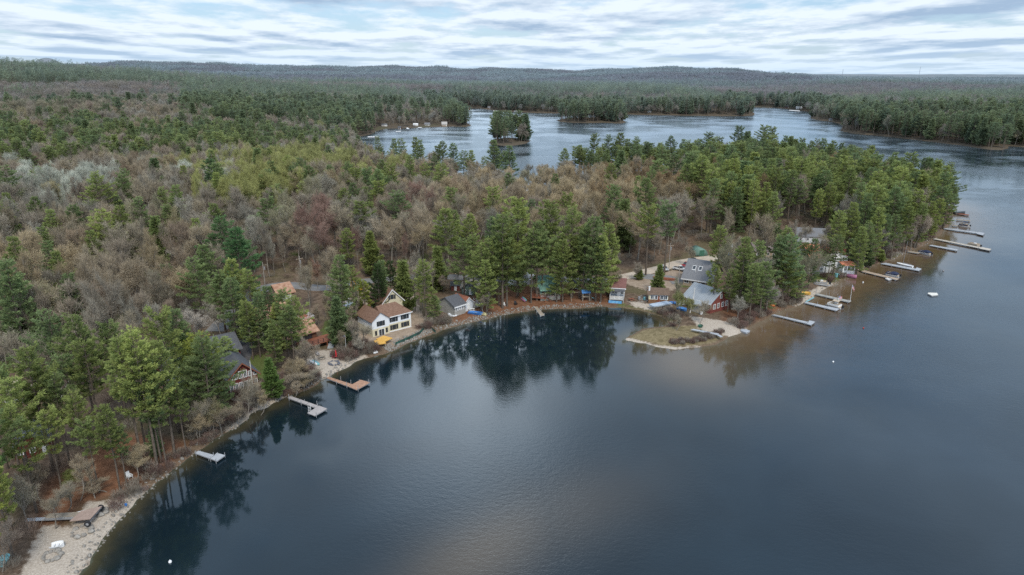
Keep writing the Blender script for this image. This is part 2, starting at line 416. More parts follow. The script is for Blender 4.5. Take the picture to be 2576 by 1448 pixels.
bp = N.new('ShaderNodeBump'); bp.inputs['Distance'].default_value = .08; L.new(stren, bp.inputs['Strength']); L.new(hh, bp.inputs['Height'])
deep = mixc(N, L, mrange(N, L, big, .3, .7), (.010, .017, .023), (.022, .034, .046))
sh = mathn(N, L, 'ADD', attr(N, 'shallow'), mathn(N, L, 'MULTIPLY', mathn(N, L, 'SUBTRACT', noise(N, L, geo, .35, 4, .6), .5), mrange(N, L, attr(N, 'shallow'), 0, .4, 0, .45)))
cr = N.new('ShaderNodeValToRGB'); L.new(sh, cr.inputs[0]); e = cr.color_ramp.elements
e[0].position = 0.06; e[0].color = (0, 0, 0, 1); e[1].position = 1; e[1].color = (.20, .145, .085, 1)
for p_, c_ in ((.2, (.030, .016, .004, 1)), (.45, (.092, .046, .009, 1)), (.78, (.13, .070, .020, 1))):
    q = e.new(p_); q.color = c_
col = N.new('ShaderNodeMix'); col.data_type = 'RGBA'; col.blend_type = 'ADD'; col.inputs[0].default_value = 1
L.new(deep, col.inputs[6]); L.new(cr.outputs[0], col.inputs[7])
lf = N.new('ShaderNodeMix'); lf.data_type = 'RGBA'; lf.blend_type = 'MULTIPLY'; lf.inputs[7].default_value = (.42, .58, .62, 1)
L.new(mathn(N, L, 'SUBTRACT', 1.0, attr(N, 'amber')), lf.inputs[0]); L.new(col.outputs[2], lf.inputs[6])
col2 = mixc(N, L, attr(N, 'shoal'), lf.outputs[2], (.125, .095, .062))
df = N.new('ShaderNodeBsdfDiffuse'); L.new(col2, df.inputs[0])
gl = N.new('ShaderNodeBsdfGlossy'); L.new(bp.outputs[0], gl.inputs['Normal']); gl.inputs['Color'].default_value = (.83, .93, 1, 1)
L.new(mathn(N, L, 'ADD', mrange(N, L, stren, .1, 1, .015, .14), mathn(N, L, 'MULTIPLY', attr(N, 'wind'), .14)), gl.inputs['Roughness'])
fr = N.new('ShaderNodeFresnel'); fr.inputs[0].default_value = 1.45; L.new(bp.outputs[0], fr.inputs['Normal'])
mx = N.new('ShaderNodeMixShader'); L.new(fr.outputs[0], mx.inputs[0]); L.new(df.outputs[0], mx.inputs[1]); L.new(gl.outputs[0], mx.inputs[2])
L.new(mx.outputs[0], N['Material Output'].inputs[0])
water.data.materials.append(m)

# ------------------------------------------------------------------ sky and sun
SUN_EL, SUN_AZ = R(50), R(162)      # azimuth from +Y towards +X
w = bpy.data.worlds.new('World'); scene.world = w; w.use_nodes = True; N, L = w.node_tree.nodes, w.node_tree.links
bg = N['Background']
sky = N.new('ShaderNodeTexSky'); sky.sky_type = 'NISHITA'; sky.sun_disc = False; sky.sun_elevation = SUN_EL; sky.sun_rotation = SUN_AZ
tc = N.new('ShaderNodeTexCoord'); sep = N.new('ShaderNodeSeparateXYZ'); L.new(tc.outputs['Generated'], sep.inputs[0])
zz = mathn(N, L, 'ADD', mathn(N, L, 'MAXIMUM', sep.outputs[2], 0.0), .05)
u = mathn(N, L, 'DIVIDE', sep.outputs[0], zz); v = mathn(N, L, 'MULTIPLY', mathn(N, L, 'DIVIDE', sep.outputs[1], zz), .66)
cb = N.new('ShaderNodeCombineXYZ'); L.new(u, cb.inputs[0]); L.new(v, cb.inputs[1])
def density(vec):
    wn = N.new('ShaderNodeTexNoise'); wn.inputs['Scale'].default_value = 1.1; wn.inputs['Detail'].default_value = 4; L.new(vec, wn.inputs['Vector'])
    ws = N.new('ShaderNodeVectorMath'); ws.operation = 'MULTIPLY_ADD'; L.new(wn.outputs['Color'], ws.inputs[0]); ws.inputs[1].default_value = (.55, .55, 0); L.new(vec, ws.inputs[2])
    vo = N.new('ShaderNodeTexVoronoi'); vo.feature = 'F1'; vo.inputs['Scale'].default_value = .75; L.new(ws.outputs[0], vo.inputs['Vector'])
    cell = mrange(N, L, vo.outputs['Distance'], 0, .75, .72, .25)
    return mathn(N, L, 'ADD', mathn(N, L, 'MULTIPLY', cell, .42), mathn(N, L, 'MULTIPLY', noise(N, L, vec, .9, 9, .60, 0), .58))
ca = density(cb.outputs[0])
mpv = N.new('ShaderNodeMapping'); mpv.inputs['Scale'].default_value = (.935, .935, 1); L.new(cb.outputs[0], mpv.inputs[0])
cs = density(mpv.outputs[0])
vm = N.new('ShaderNodeMapping'); vm.inputs['Scale'].default_value = (16, 16, 55); L.new(tc.outputs['Generated'], vm.inputs[0])
puff = mathn(N, L, 'MULTIPLY', mathn(N, L, 'SUBTRACT', noise(N, L, vm.outputs[0], 1.0, 6, .6), .5), .22)
ca = mathn(N, L, 'ADD', ca, puff)
cover = mrange(N, L, ca, .335, .43)
lit = mrange(N, L, mathn(N, L, 'ADD', mathn(N, L, 'SUBTRACT', ca, cs), mathn(N, L, 'MULTIPLY', mathn(N, L, 'SUBTRACT', .50, ca), .50)), -.07, .06)
ccol = mixc(N, L, lit, (2.6, 3.55, 4.8), (5.8, 6.5, 7.2))
hz = mrange(N, L, sep.outputs[2], 0.0, .045, .7, 0)
skyc = mixc(N, L, .45, sky.outputs[0], (1.9, 3.6, 6.0))
c = mixc(N, L, cover, skyc, ccol)
c = mixc(N, L, hz, c, (4.3, 5.5, 6.7))
dt = N.new('ShaderNodeVectorMath'); dt.operation = 'DOT_PRODUCT'; L.new(tc.outputs['Generated'], dt.inputs[0])
ge, ga = R(28.5), math.atan2(P(1140, 1050)[0], P(1140, 1050)[1])
dt.inputs[1].default_value = (math.sin(ga) * math.cos(ge), math.cos(ga) * math.cos(ge), math.sin(ge))
glow = mathn(N, L, 'POWER', mathn(N, L, 'MAXIMUM', dt.outputs['Value'], 0.0), 110.0)
glow = mathn(N, L, 'MULTIPLY', glow, mrange(N, L, ca, .38, .6, .4, 1.3))
high = mrange(N, L, sep.outputs[2], .12, .5, 0, 1)
c = mixc(N, L, mathn(N, L, 'MULTIPLY', high, .6), c, (4.8, 5.9, 7.6))
gm = N.new('ShaderNodeMix'); gm.data_type = 'RGBA'; gm.blend_type = 'ADD'; L.new(glow, gm.inputs[0]); L.new(c, gm.inputs[6]); gm.inputs[7].default_value = (34, 34.5, 35, 1)
L.new(gm.outputs[2], bg.inputs[0]); bg.inputs[1].default_value = .15
sl = bpy.data.lights.new('sun', 'SUN'); so = bpy.data.objects.new('sun', sl); COL.objects.link(so)
sl.energy = 2.4; sl.angle = R(14); sl.color = (1, .93, .80)
sv = Vector((math.sin(SUN_AZ) * math.cos(SUN_EL), math.cos(SUN_AZ) * math.cos(SUN_EL), math.sin(SUN_EL)))
so.rotation_euler = sv.to_track_quat('Z', 'Y').to_euler(); so.location = (0, 0, 300)
scene.view_settings.view_transform = 'Standard'; scene.view_settings.look = 'None'; scene.view_settings.exposure = 0
scene.cycles.max_bounces = 5; scene.cycles.diffuse_bounces = 2; scene.cycles.glossy_bounces = 2; scene.cycles.transmission_bounces = 2
scene.cycles.use_denoising = False
#@@TREES
# ------------------------------------------------------------------ tree shapes
def unit(v): return v / (np.linalg.norm(v, axis=-1, keepdims=True) + 1e-9)
def sprays(c, d, k, ln, wd, g, spread=.8, up=.2, flat=1.0):
    """k slim triangles fanning from every centre c along direction d"""
    n = len(c); c = np.repeat(c, k, 0); d = np.repeat(d, k, 0)
    r = g.normal(size=(n * k, 3)); r[:, 2] *= flat
    dd = unit(d + r * spread + np.array([0, 0, up])); L_ = ln * g.uniform(.55, 1.25, (n * k, 1))
    side = unit(np.cross(dd, g.normal(size=(n * k, 3)))) * wd * g.uniform(.6, 1.3, (n * k, 1))
    st = c + g.normal(size=(n * k, 3)) * ln * .18
    V = np.stack([st - side * .6, st + dd * L_ * .6 + side, st + dd * L_], 1).reshape(-1, 3)
    T = np.arange(n * k * 3).reshape(-1, 3)
    return V, T
def tubes(paths, n=4):
    V, T = [], []; off = 0
    for pts, rad in paths:
        pts = np.asarray(pts, float); m_ = len(pts)
        d = unit(np.gradient(pts, axis=0)); ref = np.array([.3, .9, .1]); u_ = unit(np.cross(d, ref)); w_ = np.cross(d, u_)
        a = np.arange(n) * 2 * np.pi / n
        ring = pts[:, None] + (u_[:, None] * np.cos(a)[None, :, None] + w_[:, None] * np.sin(a)[None, :, None]) * np.asarray(rad, float)[:, None, None]
        V.append(ring.reshape(-1, 3))
        i = (np.arange(m_ - 1)[:, None] * n + np.arange(n)[None]); j = (np.arange(m_ - 1)[:, None] * n + (np.arange(n)[None] + 1) % n)
        q = np.stack([i, j, j + n, i + n], -1).reshape(-1, 4) + off
        T += [q[:, [0, 1, 2]], q[:, [0, 2, 3]]]; off += m_ * n
    return np.vstack(V), np.vstack(T)

def make_pine(seed, H=22.0, Rm=4.2, z0=.25, dense=1.0, conic=.9, gap=.85):
    g = np.random.default_rng(seed); paths = []; C, Dv, Sh = [], [], []
    lean = g.normal(size=2) * .25
    tz = np.linspace(-.6, H, 12); tx = lean[0] * (tz / H) ** 2 + .08 * np.sin(tz * .5 + seed); ty = lean[1] * (tz / H) ** 2
    paths.append((np.stack([tx, ty, tz], 1), .30 * (1 - np.clip(tz, 0, H) / H) ** .8 + .03))
    z = z0 * H
    side_bias = g.uniform(0, 2 * np.pi)
    while z < H - .5:
        q = (z - z0 * H) / (H * (1 - z0)); prof = (1 - q) ** conic * (.45 + .55 * min(1, q * 5 + .25)) + .07
        layer = g.uniform(.7, 1.15)
        nb = int(g.integers(4, 7))
        a0 = g.uniform(0, 6.28)
        for b_ in range(nb):
            if q < .25 and g.random() < .3: continue
            a = a0 + b_ * 6.283 / nb + g.normal() * .25
            L_ = Rm * prof * layer * g.uniform(.55, 1.2) * (1 + .18 * math.cos(a - side_bias))
            rise = .05 + .55 * q + g.normal() * .07
            t = np.linspace(0, 1, 6)[:, None]
            dirh = np.array([math.cos(a), math.sin(a), 0])
            x0 = np.array([np.interp(z, tz, tx), np.interp(z, tz, ty), z])
            pts = x0 + dirh * L_ * t + np.array([0, 0, 1]) * L_ * (rise * t + .12 * t * t)
            if L_ > 1.2: paths.append((pts, .055 * (1 - t[:, 0]) + .015))
            perp = np.array([-dirh[1], dirh[0], 0])
            m_ = max(3, int(L_ * 7.5 * dense))
            s = g.uniform(.22, 1.0, m_) ** .75; lat = g.normal(size=m_) * .24 * L_ * (1.12 - s) + g.normal(size=m_) * .12
            cc = x0 + dirh * (L_ * s)[:, None] + np.array([0, 0, 1]) * (L_ * (rise * s + .12 * s * s) + g.normal(size=m_) * .10)[:, None] + perp * lat[:, None]
            C.append(cc); Dv.append(unit(dirh * .9 + perp * (np.sign(lat) * .5)[:, None] + np.array([0, 0, .25])))
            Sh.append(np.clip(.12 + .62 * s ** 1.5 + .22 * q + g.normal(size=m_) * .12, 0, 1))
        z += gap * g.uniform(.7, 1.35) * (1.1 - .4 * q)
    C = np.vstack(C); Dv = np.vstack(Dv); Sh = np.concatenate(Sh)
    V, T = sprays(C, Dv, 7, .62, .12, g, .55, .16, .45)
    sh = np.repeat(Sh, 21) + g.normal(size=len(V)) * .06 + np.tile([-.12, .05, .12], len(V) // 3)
    Vt, Tt = tubes(paths, 5)
    return (V, T, np.clip(sh, 0, 1)), (Vt, Tt)

def make_bare(seed, H=14.0, Rm=4.5, fine=1.0, buds=0.25, slim=False):
    g = np.random.default_rng(seed); paths = []; C, Dv, Sh = [], [], []
    def grow(p, d, ln, r, lev):
        n_ = 5; pts = [p]; dd = d.copy()
        for i in range(n_ - 1):
            dd = unit(dd + g.normal(size=3) * .16 + np.array([0, 0, .10 if lev else .03])); pts.append(pts[-1] + dd * ln / (n_ - 1))
        pts = np.array(pts); paths.append((pts, np.linspace(r, r * .5, n_)))
        if lev == 2:
            m_ = int(ln * 5.2 * fine) + 3; t = g.uniform(.15, 1, m_); idx = t * (n_ - 1); i0 = np.minimum(idx.astype(int), n_ - 2); f = (idx - i0)[:, None]
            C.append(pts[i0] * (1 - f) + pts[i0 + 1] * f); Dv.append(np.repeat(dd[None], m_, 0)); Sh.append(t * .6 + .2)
            return
        kids = {0: (7, 10), 1: (5, 8)}[lev]
        for k_ in range(int(g.integers(*kids))):
            t = g.uniform(.42 if lev == 0 else .25, 1.0); idx = t * (n_ - 1); i0 = min(int(idx), n_ - 2)
            q = pts[i0] * (1 - (idx - i0)) + pts[i0 + 1] * (idx - i0)
            a = g.uniform(0, 6.283); out = np.array([math.cos(a), math.sin(a), 0]) if lev == 0 else unit(g.normal(size=3))
            nd = unit(dd * (.75 if not slim else 1.5) + out * (.75 if lev == 0 else .7) + np.array([0, 0, .25]))
            if lev == 0: l2 = Rm * g.uniform(.75, 1.2) * (1.25 - .45 * t)
            else: l2 = ln * g.uniform(.4, .65)
            grow(q, nd, l2, r * (.42 if lev == 0 else .5), lev + 1)
    grow(np.array([0, 0, -.6]), np.array([g.normal() * .05, g.normal() * .05, 1.]), H * .80, .19, 0)
    C = np.vstack(C); Dv = np.vstack(Dv); Sh = np.concatenate(Sh)
    V, T = sprays(C, Dv, 6, 1.15, .028, g, .55, .12)
    sh = np.repeat(Sh, 18) + g.normal(size=len(V)) * .15
    if buds:
        k_ = int(len(C) * buds * 6); j = g.integers(0, len(C), k_)
        Vb, Tb = sprays(C[j] + g.normal(size=(k_, 3)) * .45, Dv[j], 1, .2, .085, g, 1.2, 0)
        T = np.vstack([T, Tb + len(V)]); V = np.vstack([V, Vb]); sh = np.concatenate([sh, np.full(len(Vb), .8) + g.normal(size=len(Vb)) * .2])
    # keep the height exact
    top = np.quantile(V[:, 2], .995); V[:, 2] *= H / top
    Vt, Tt = tubes(paths, 4); Vt[:, 2] *= H / top
    return (V, T, np.clip(sh, 0, 1)), (Vt, Tt)

def joined(name, cr, tr, mats):
    V = np.vstack([cr[0], tr[0]]); T = np.vstack([cr[1], tr[1] + len(cr[0])])
    sh = np.concatenate([cr[2], np.full(len(tr[0]), .5)]); mi = np.concatenate([np.zeros(len(cr[1])), np.ones(len(tr[1]))])
    return raw_mesh(name, V, T, mats, sh, mi)

PINES, BARES = [], []                  # (crown mesh, trunk mesh, joined mesh, height)
for i, (Hh, Rm, z0, dn, cn, gp) in enumerate([(22, 5.2, .33, .95, .70, 1.1), (22, 6.0, .26, .85, .60, 1.25), (22, 4.6, .42, .95, .62, 1.0),
                                            (22, 5.4, .16, .9, .85, 1.1), (22, 5.4, .56, .9, .50, 1.15), (22, 4.4, .33, .75, .8, 1.25)]):
    cr, tr = make_pine(100 + i, Hh, Rm, z0, dn, cn, gp)
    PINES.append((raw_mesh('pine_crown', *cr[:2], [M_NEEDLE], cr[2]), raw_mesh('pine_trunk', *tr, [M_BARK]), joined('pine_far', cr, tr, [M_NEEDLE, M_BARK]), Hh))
cr, tr = make_pine(131, 11, 2.6, .06, 1.5, 1.0, .42)      # young conifer / hemlock
PINES.append((raw_mesh('hemlock_crown', *cr[:2], [M_NEEDLE], cr[2]), raw_mesh('hemlock_trunk', *tr, [M_BARK]), joined('hemlock_far', cr, tr, [M_NEEDLE, M_BARK]), 11))
for i, (Hh, Rm, fn, bd, sl) in enumerate([(14, 4.6, 1.0, .25, 0), (14, 5.2, .9, .3, 0), (15, 4.0, 1.0, .2, 0), (13, 4.8, 1.1, .5, 0), (15, 3.2, .8, .15, 1)]):
    cr, tr = make_bare(200 + i, Hh, Rm, fn, bd, sl)
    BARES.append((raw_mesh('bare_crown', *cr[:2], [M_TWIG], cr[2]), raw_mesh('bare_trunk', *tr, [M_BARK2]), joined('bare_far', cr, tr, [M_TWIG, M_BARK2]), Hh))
cr, tr = make_bare(240, 13, 4.6, 1.0, 2.6, 0)             # budding, leafing out
BARES.append((raw_mesh('leafing_crown', *cr[:2], [M_TWIG], cr[2]), raw_mesh('leafing_trunk', *tr, [M_BARK2]), joined('leafing_far', cr, tr, [M_TWIG, M_BARK2]), 13))
print('tree faces', [len(p[2].polygons) for p in PINES + BARES])

def pine_tile(seed, size, n, H, el):
    g = np.random.default_rng(seed); C, D_, S = [], [], []
    for k_ in range(n):
        h = H * g.uniform(.6, 1.1); r = h * g.uniform(.16, .24); m_ = int(42 * (1 if el < 1.5 else .55))
        q = g.uniform(0, 1, m_) ** .8; a = g.uniform(0, 6.283, m_); rr = r * (1.05 - q) ** .75 * g.uniform(.35, 1.1, m_)
        o = g.uniform(-size / 2, size / 2, 2)
        C.append(np.stack([o[0] + rr * np.cos(a), o[1] + rr * np.sin(a), h * (.15 + .85 * q)], 1)); D_.append(np.stack([np.cos(a), np.sin(a), .2 + 0 * a], 1))
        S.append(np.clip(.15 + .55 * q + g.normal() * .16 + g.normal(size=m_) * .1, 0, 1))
    C, D_, S = np.vstack(C), np.vstack(D_), np.concatenate(S)
    V, T = sprays(C, D_, 2, 1.7 * el, .42 * el, g, .6, .1, .5)
    return raw_mesh('pine_wood', V, T, [M_NEEDLE], np.repeat(S, 6))
def bare_tile(seed, size, n, H, el):
    g = np.random.default_rng(seed); C, D_, S = [], [], []
    for k_ in range(n):
        h = H * g.uniform(.75, 1.1); r = h * g.uniform(.24, .36); m_ = int(46 * (1 if el < 1.5 else .55))
        v_ = unit(g.normal(size=(m_, 3))); v_[:, 2] = np.abs(v_[:, 2]) * 1.25 - .25; rr = g.uniform(.45, 1, m_)[:, None]
        o = np.array([*g.uniform(-size / 2, size / 2, 2), h * .55])
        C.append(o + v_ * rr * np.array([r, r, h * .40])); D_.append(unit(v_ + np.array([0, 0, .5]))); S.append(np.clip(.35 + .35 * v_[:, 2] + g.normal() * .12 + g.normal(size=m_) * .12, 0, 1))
    C, D_, S = np.vstack(C), np.vstack(D_), np.concatenate(S)
    V, T = sprays(C, D_, 3, 1.7 * el, .16 * el, g, .6, .15)
    return raw_mesh('bare_wood', V, T, [M_TWIG], np.repeat(S, 9))

def scatter(name, templates, pts, idx, rot, scl, tint, label, cat):
    """one object of many plants: points that carry an index, a turn, a size and a colour"""
    objs = [bpy.data.objects.new(name + '_shape', m_) for m_ in templates]
    me = bpy.data.meshes.new(name); me.vertices.add(len(pts)); me.vertices.foreach_set('co', np.asarray(pts, np.float32).ravel())
    for nm, ty, arr, fld in (('idx', 'INT', np.asarray(idx, np.int32), 'value'), ('rot', 'FLOAT_VECTOR', rot, 'vector'), ('scl', 'FLOAT_VECTOR', scl, 'vector'), ('tint', 'FLOAT_VECTOR', tint, 'vector')):
        a = me.attributes.new(nm, ty, 'POINT'); a.data.foreach_set(fld, np.ascontiguousarray(arr, np.int32 if ty == 'INT' else np.float32).ravel())
    o = link(name, me); tag(o, label, cat, kind='stuff')
    ng = bpy.data.node_groups.new(name, 'GeometryNodeTree'); ng.interface.new_socket('Geometry', in_out='INPUT', socket_type='NodeSocketGeometry'); ng.interface.new_socket('Geometry', in_out='OUTPUT', socket_type='NodeSocketGeometry')
    N, L = ng.nodes, ng.links; gi = N.new('NodeGroupInput'); go = N.new('NodeGroupOutput')
    iop = N.new('GeometryNodeInstanceOnPoints'); L.new(gi.outputs[0], iop.inputs['Points']); iop.inputs['Pick Instance'].default_value = True
    jn = N.new('GeometryNodeJoinGeometry')
    for t in reversed(objs):
        oi = N.new('GeometryNodeObjectInfo'); oi.inputs['Object'].default_value = t; oi.inputs['As Instance'].default_value = True; L.new(oi.outputs['Geometry'], jn.inputs[0])
    L.new(jn.outputs[0], iop.inputs['Instance'])
    def na(nm, dt):
        a = N.new('GeometryNodeInputNamedAttribute'); a.data_type = dt; a.inputs[0].default_value = nm; return [s_ for s_ in a.outputs if s_.enabled][0]
    L.new(na('idx', 'INT'), iop.inputs['Instance Index']); L.new(na('rot', 'FLOAT_VECTOR'), iop.inputs['Rotation']); L.new(na('scl', 'FLOAT_VECTOR'), iop.inputs['Scale'])
    L.new(iop.outputs[0], go.inputs[0])
    md = o.modifiers.new('plants', 'NODES'); md.node_group = ng
    return o

# ------------------------------------------------------------------ materials of the built things
white = mat('white_paint', (.78,.79,.80), .6, .06, 1.2); cream = mat('cream_siding', (.68,.62,.45), .7, .08, 1, lines=(2,.16,.5)); whitesid = mat('white_siding', (.74,.77,.82), .7, .06, 1, lines=(2,.16,.35))
brownroof = mat('brown_shingles', (.15,.085,.06), .9, .3, 3, bump=.5, col2=(.25,.155,.11)); greyroof = mat('charcoal_shingles', (.075,.08,.09), .9, .3, 3, col2=(.125,.13,.145)); midroof = mat('grey_shingles', (.15,.155,.17), .9, .3, 3, col2=(.22,.225,.24))
copper = mat('copper_shingles', (.30,.15,.095), .85, .3, 1.2, col2=(.48,.31,.22)); orange_r = mat('orange_tiles', (.50,.15,.08), .85, .3, 1.5, col2=(.62,.28,.17)); metalroof = mat('grey_metal_roof', (.30,.33,.36), .5, .12, .8, lines=(0,.6,.4)); greenroof = mat('green_metal_roof', (.15,.31,.25), .6, .2, 1.5, lines=(0,.5,.4), col2=(.26,.43,.36))
redsid = mat('dark_red_siding', (.14,.032,.028), .75, .2, 1.5, lines=(2,.25,.5)); brightred = mat('barn_red_siding', (.21,.065,.055), .75, .2, 1.5, lines=(2,.25,.5)); greysid = mat('grey_siding', (.36,.35,.33), .8, .15, 1.5, lines=(2,.2,.5)); stone = mat('grey_stone_wall', (.30,.28,.26), .9, .35, 4, col2=(.42,.40,.37)); bluesid = mat('blue_grey_siding', (.30,.36,.42), .8, .15, 1.5, lines=(2,.2,.5)); darkwood = mat('dark_stained_wood', (.10,.055,.035), .8, .3, 2, col2=(.17,.09,.06)); tansid = mat('tan_siding', (.38,.30,.22), .8, .15, 1.5, lines=(2,.2,.5))
glass = mat('window_glass', (.035,.045,.055), .15, .3, 1, spec=.6); asphalt = mat('worn_asphalt', (.16,.16,.165), .95, .25, .5, col2=(.24,.235,.23), coord='Object'); dirt = mat('sandy_dirt', (.40,.33,.26), .95, .2, .5, col2=(.52,.45,.37))
deckgrey = mat('grey_deck_boards', (.44,.43,.41), .85, .15, 2, col2=(.52,.50,.48)); deckwood = mat('orange_deck_boards', (.33,.185,.12), .8, .2, 2, col2=(.45,.275,.19)); deckold = mat('weathered_boards', (.34,.29,.23), .9, .25, 2); alum = mat('aluminium', (.36,.37,.39), .5, .1, 2, metal=.3); silverdeck = mat('pale_grey_dock_panels', (.36,.385,.42), .7, .12, 1.5, col2=(.46,.485,.52)); redwood = mat('red_brown_deck_wood', (.26,.10,.06), .8, .25, 2)
dark = mat('dark_rubber', (.03,.03,.035), .8, .2, 2); navy = mat('navy_canvas', (.025,.035,.075), .7, .2, 2); tan = mat('tan_canvas', (.52,.43,.33), .8, .12, 2); yellow = mat('yellow_plastic', (.72,.44,.10), .5, .12, 1.5); orange = mat('orange_plastic', (.75,.20,.05), .5, .1, 2); blue = mat('blue_plastic', (.06,.22,.58), .5, .1, 2); teal = mat('teal_plastic', (.22,.50,.55), .5, .1, 2); redp = mat('red_fabric', (.55,.03,.04), .7, .1, 2); pink = mat('magenta_plastic', (.42,.18,.30), .5, .3, 2); greenp = mat('dark_green_plastic', (.05,.14,.10), .6, .2, 2)
rock = mat('shore_rock', (.16,.145,.13), .9, .35, 2, col2=(.36,.34,.31)); lightwood = mat('cut_logs', (.42,.31,.21), .9, .3, 2); tarp = mat('white_tarp', (.62,.66,.72), .6, .2, 1.2, col2=(.80,.82,.85), bump=.6); bluetarp = mat('blue_tarp', (.10,.28,.62), .5, .2, 1.5); carsilver = mat('silver_car_paint', (.50,.52,.54), .35, .05, 2, metal=.3); carred = mat('red_car_paint', (.30,.02,.03), .35, .1, 2); cardark = mat('black_car_paint', (.04,.045,.05), .3, .1, 2); carwhite = mat('white_car_paint', (.72,.73,.74), .35, .05, 2)

def frame_of(A, B, zoff=0.0, zz=None):
    a, b = G(*A), G(*B); d = b - a; mid = (a + b) / 2
    z_ = zz if zz is not None else min(a.z, b.z, mid.z)
    return Vector((a.x, a.y, z_ + zoff)), math.atan2(d.y, d.x), math.hypot(d.x, d.y)
FOOT = []
def foot(o, x0, x1, y0, y1):
    c_, s_ = math.cos(o.rotation_euler.z), math.sin(o.rotation_euler.z)
    FOOT.append([(o.location.x + x * c_ - y * s_, o.location.y + x * s_ + y * c_) for x, y in ((x0, y0), (x1, y0), (x1, y1), (x0, y1))])
def win(par, x, y, z, w_, h_, ax='x', sg=-1, mull=1, fm=white, name='window'):
    t = .07; f = MB(); p_ = MB()
    def bx(m_, a0, a1, z0, z1, d0, d1):
        lo, hi = sorted((d0 * sg, d1 * sg))
        if ax == 'x': m_.box(x + a0, x + a1, y + lo, y + hi, z0, z1)
        else: m_.box(x + lo, x + hi, y + a0, y + a1, z0, z1)
    for a0, a1, z0, z1 in ((-w_/2-t, -w_/2+t, z-h_/2, z+h_/2), (w_/2-t, w_/2+t, z-h_/2, z+h_/2), (-w_/2-t, w_/2+t, z-h_/2-t*1.4, z-h_/2+.003), (-w_/2-t, w_/2+t, z+h_/2-.003, z+h_/2+t*1.4)): bx(f, a0, a1, z0, z1, -.03, .06)
    for i in range(1, mull + 1):
        c_ = -w_/2 + w_ * i / (mull + 1); bx(f, c_-.035, c_+.035, z-h_/2+.004, z+h_/2-.004, -.02, .05)
    fo = f.build(name, fm, par)
    bx(p_, -w_/2+t, w_/2-t, z-h_/2+.005, z+h_/2-.005, -.02, .02); p_.build('pane', glass, fo)
    return fo
def door(par, x, y, z0, w_, h_, ax='x', sg=-1, m_=white):
    d = MB(); e = .05 * sg
    lo, hi = sorted((-.03 * sg, e))
    if ax == 'x': d.box(x-w_/2, x+w_/2, y+lo, y+hi, z0, z0+h_)
    else: d.box(x+lo, x+hi, y-w_/2, y+w_/2, z0, z0+h_)
    o = d.build('door', m_, par); k = MB(); lo, hi = sorted((e, e + .05 * sg))
    if ax == 'x': k.box(x+w_*.32, x+w_*.42, y+lo, y+hi, z0+1, z0+1.1)
    else: k.box(x+lo, x+hi, y+w_*.32, y+w_*.42, z0+1, z0+1.1)
    k.build('handle', alum, o); return o
def railing(par, pts, z0, h=1.0, m_=white, name='railing', step=1.2):
    r = MB()
    for (ax, ay), (bx_, by_) in zip(pts[:-1], pts[1:]):
        L_ = math.hypot(bx_-ax, by_-ay); n = max(1, int(L_ / step))
        for i in range(n + 1): x, y = ax+(bx_-ax)*i/n, ay+(by_-ay)*i/n; r.box(x-.05, x+.05, y-.05, y+.05, z0, z0+h)
        for zz in (.15, .55, h - .06): r.tube([(ax, ay, z0+zz), (bx_, by_, z0+zz)], .035, 4)
    return r.build(name, m_, par)
def deck(par, x0, x1, y0, y1, z, m_=deckold, rail=None, name='deck'):
    d = MB(); d.box(x0, x1, y0, y1, z-.18, z)
    for x in np.linspace(x0+.15, x1-.15, max(2, int((x1-x0)/2.4)+1)):
        for y in (y0+.12, y1-.12): d.box(x-.08, x+.08, y-.08, y+.08, -1.5, z-.175)
    o = d.build(name, m_, par)
    if rail: railing(par, [(x0+.06, y1-.1), (x0+.06, y0+.06), (x1-.06, y0+.06), (x1-.06, y1-.1)], z, .95, rail)
    return o
def chimney(par, x, y, z0, z1, w_=.6, m_=None):
    c_ = MB(); c_.box(x-w_/2, x+w_/2, y-w_/2, y+w_/2, z0, z1); c_.box(x-w_/2-.06, x+w_/2+.06, y-w_/2-.06, y+w_/2+.06, z1, z1+.12)
    return c_.build('chimney', m_ or mat('brick', (.28,.12,.08), .9, .3, 4), par)
def body(par, x0, x1, y0, y1, z0, z1, rise, axis, wm, rm, o_=.4, trim=None):
    MB().gable(x0, x1, y0, y1, z0, z1, rise, axis).build('wall', wm, par)
    r = MB().roof(x0, x1, y0, y1, z1, rise, axis, o_, .16).build('roof', rm, par)
    if trim:
        t = MB()
        if axis == 'y':
            xm = (x0+x1)/2; k = rise/(xm-x0)
            for xe, sgn in ((x0-o_, 1), (x1+o_, -1)): t.hexa([(xe, y0-o_-.05, z1-k*o_+.02), (xm, y0-o_-.05, z1+rise+.02), (xm, y0-o_-.002, z1+rise+.02), (xe, y0-o_-.002, z1-k*o_+.02)], .26)
        else:
            k = rise/((y1-y0)/2); t.box(x0-o_, x1+o_, y0-o_-.05, y0-o_-.003, z1-k*o_-.2, z1-k*o_+.13)
        t.build('fascia', trim, par)
    return r

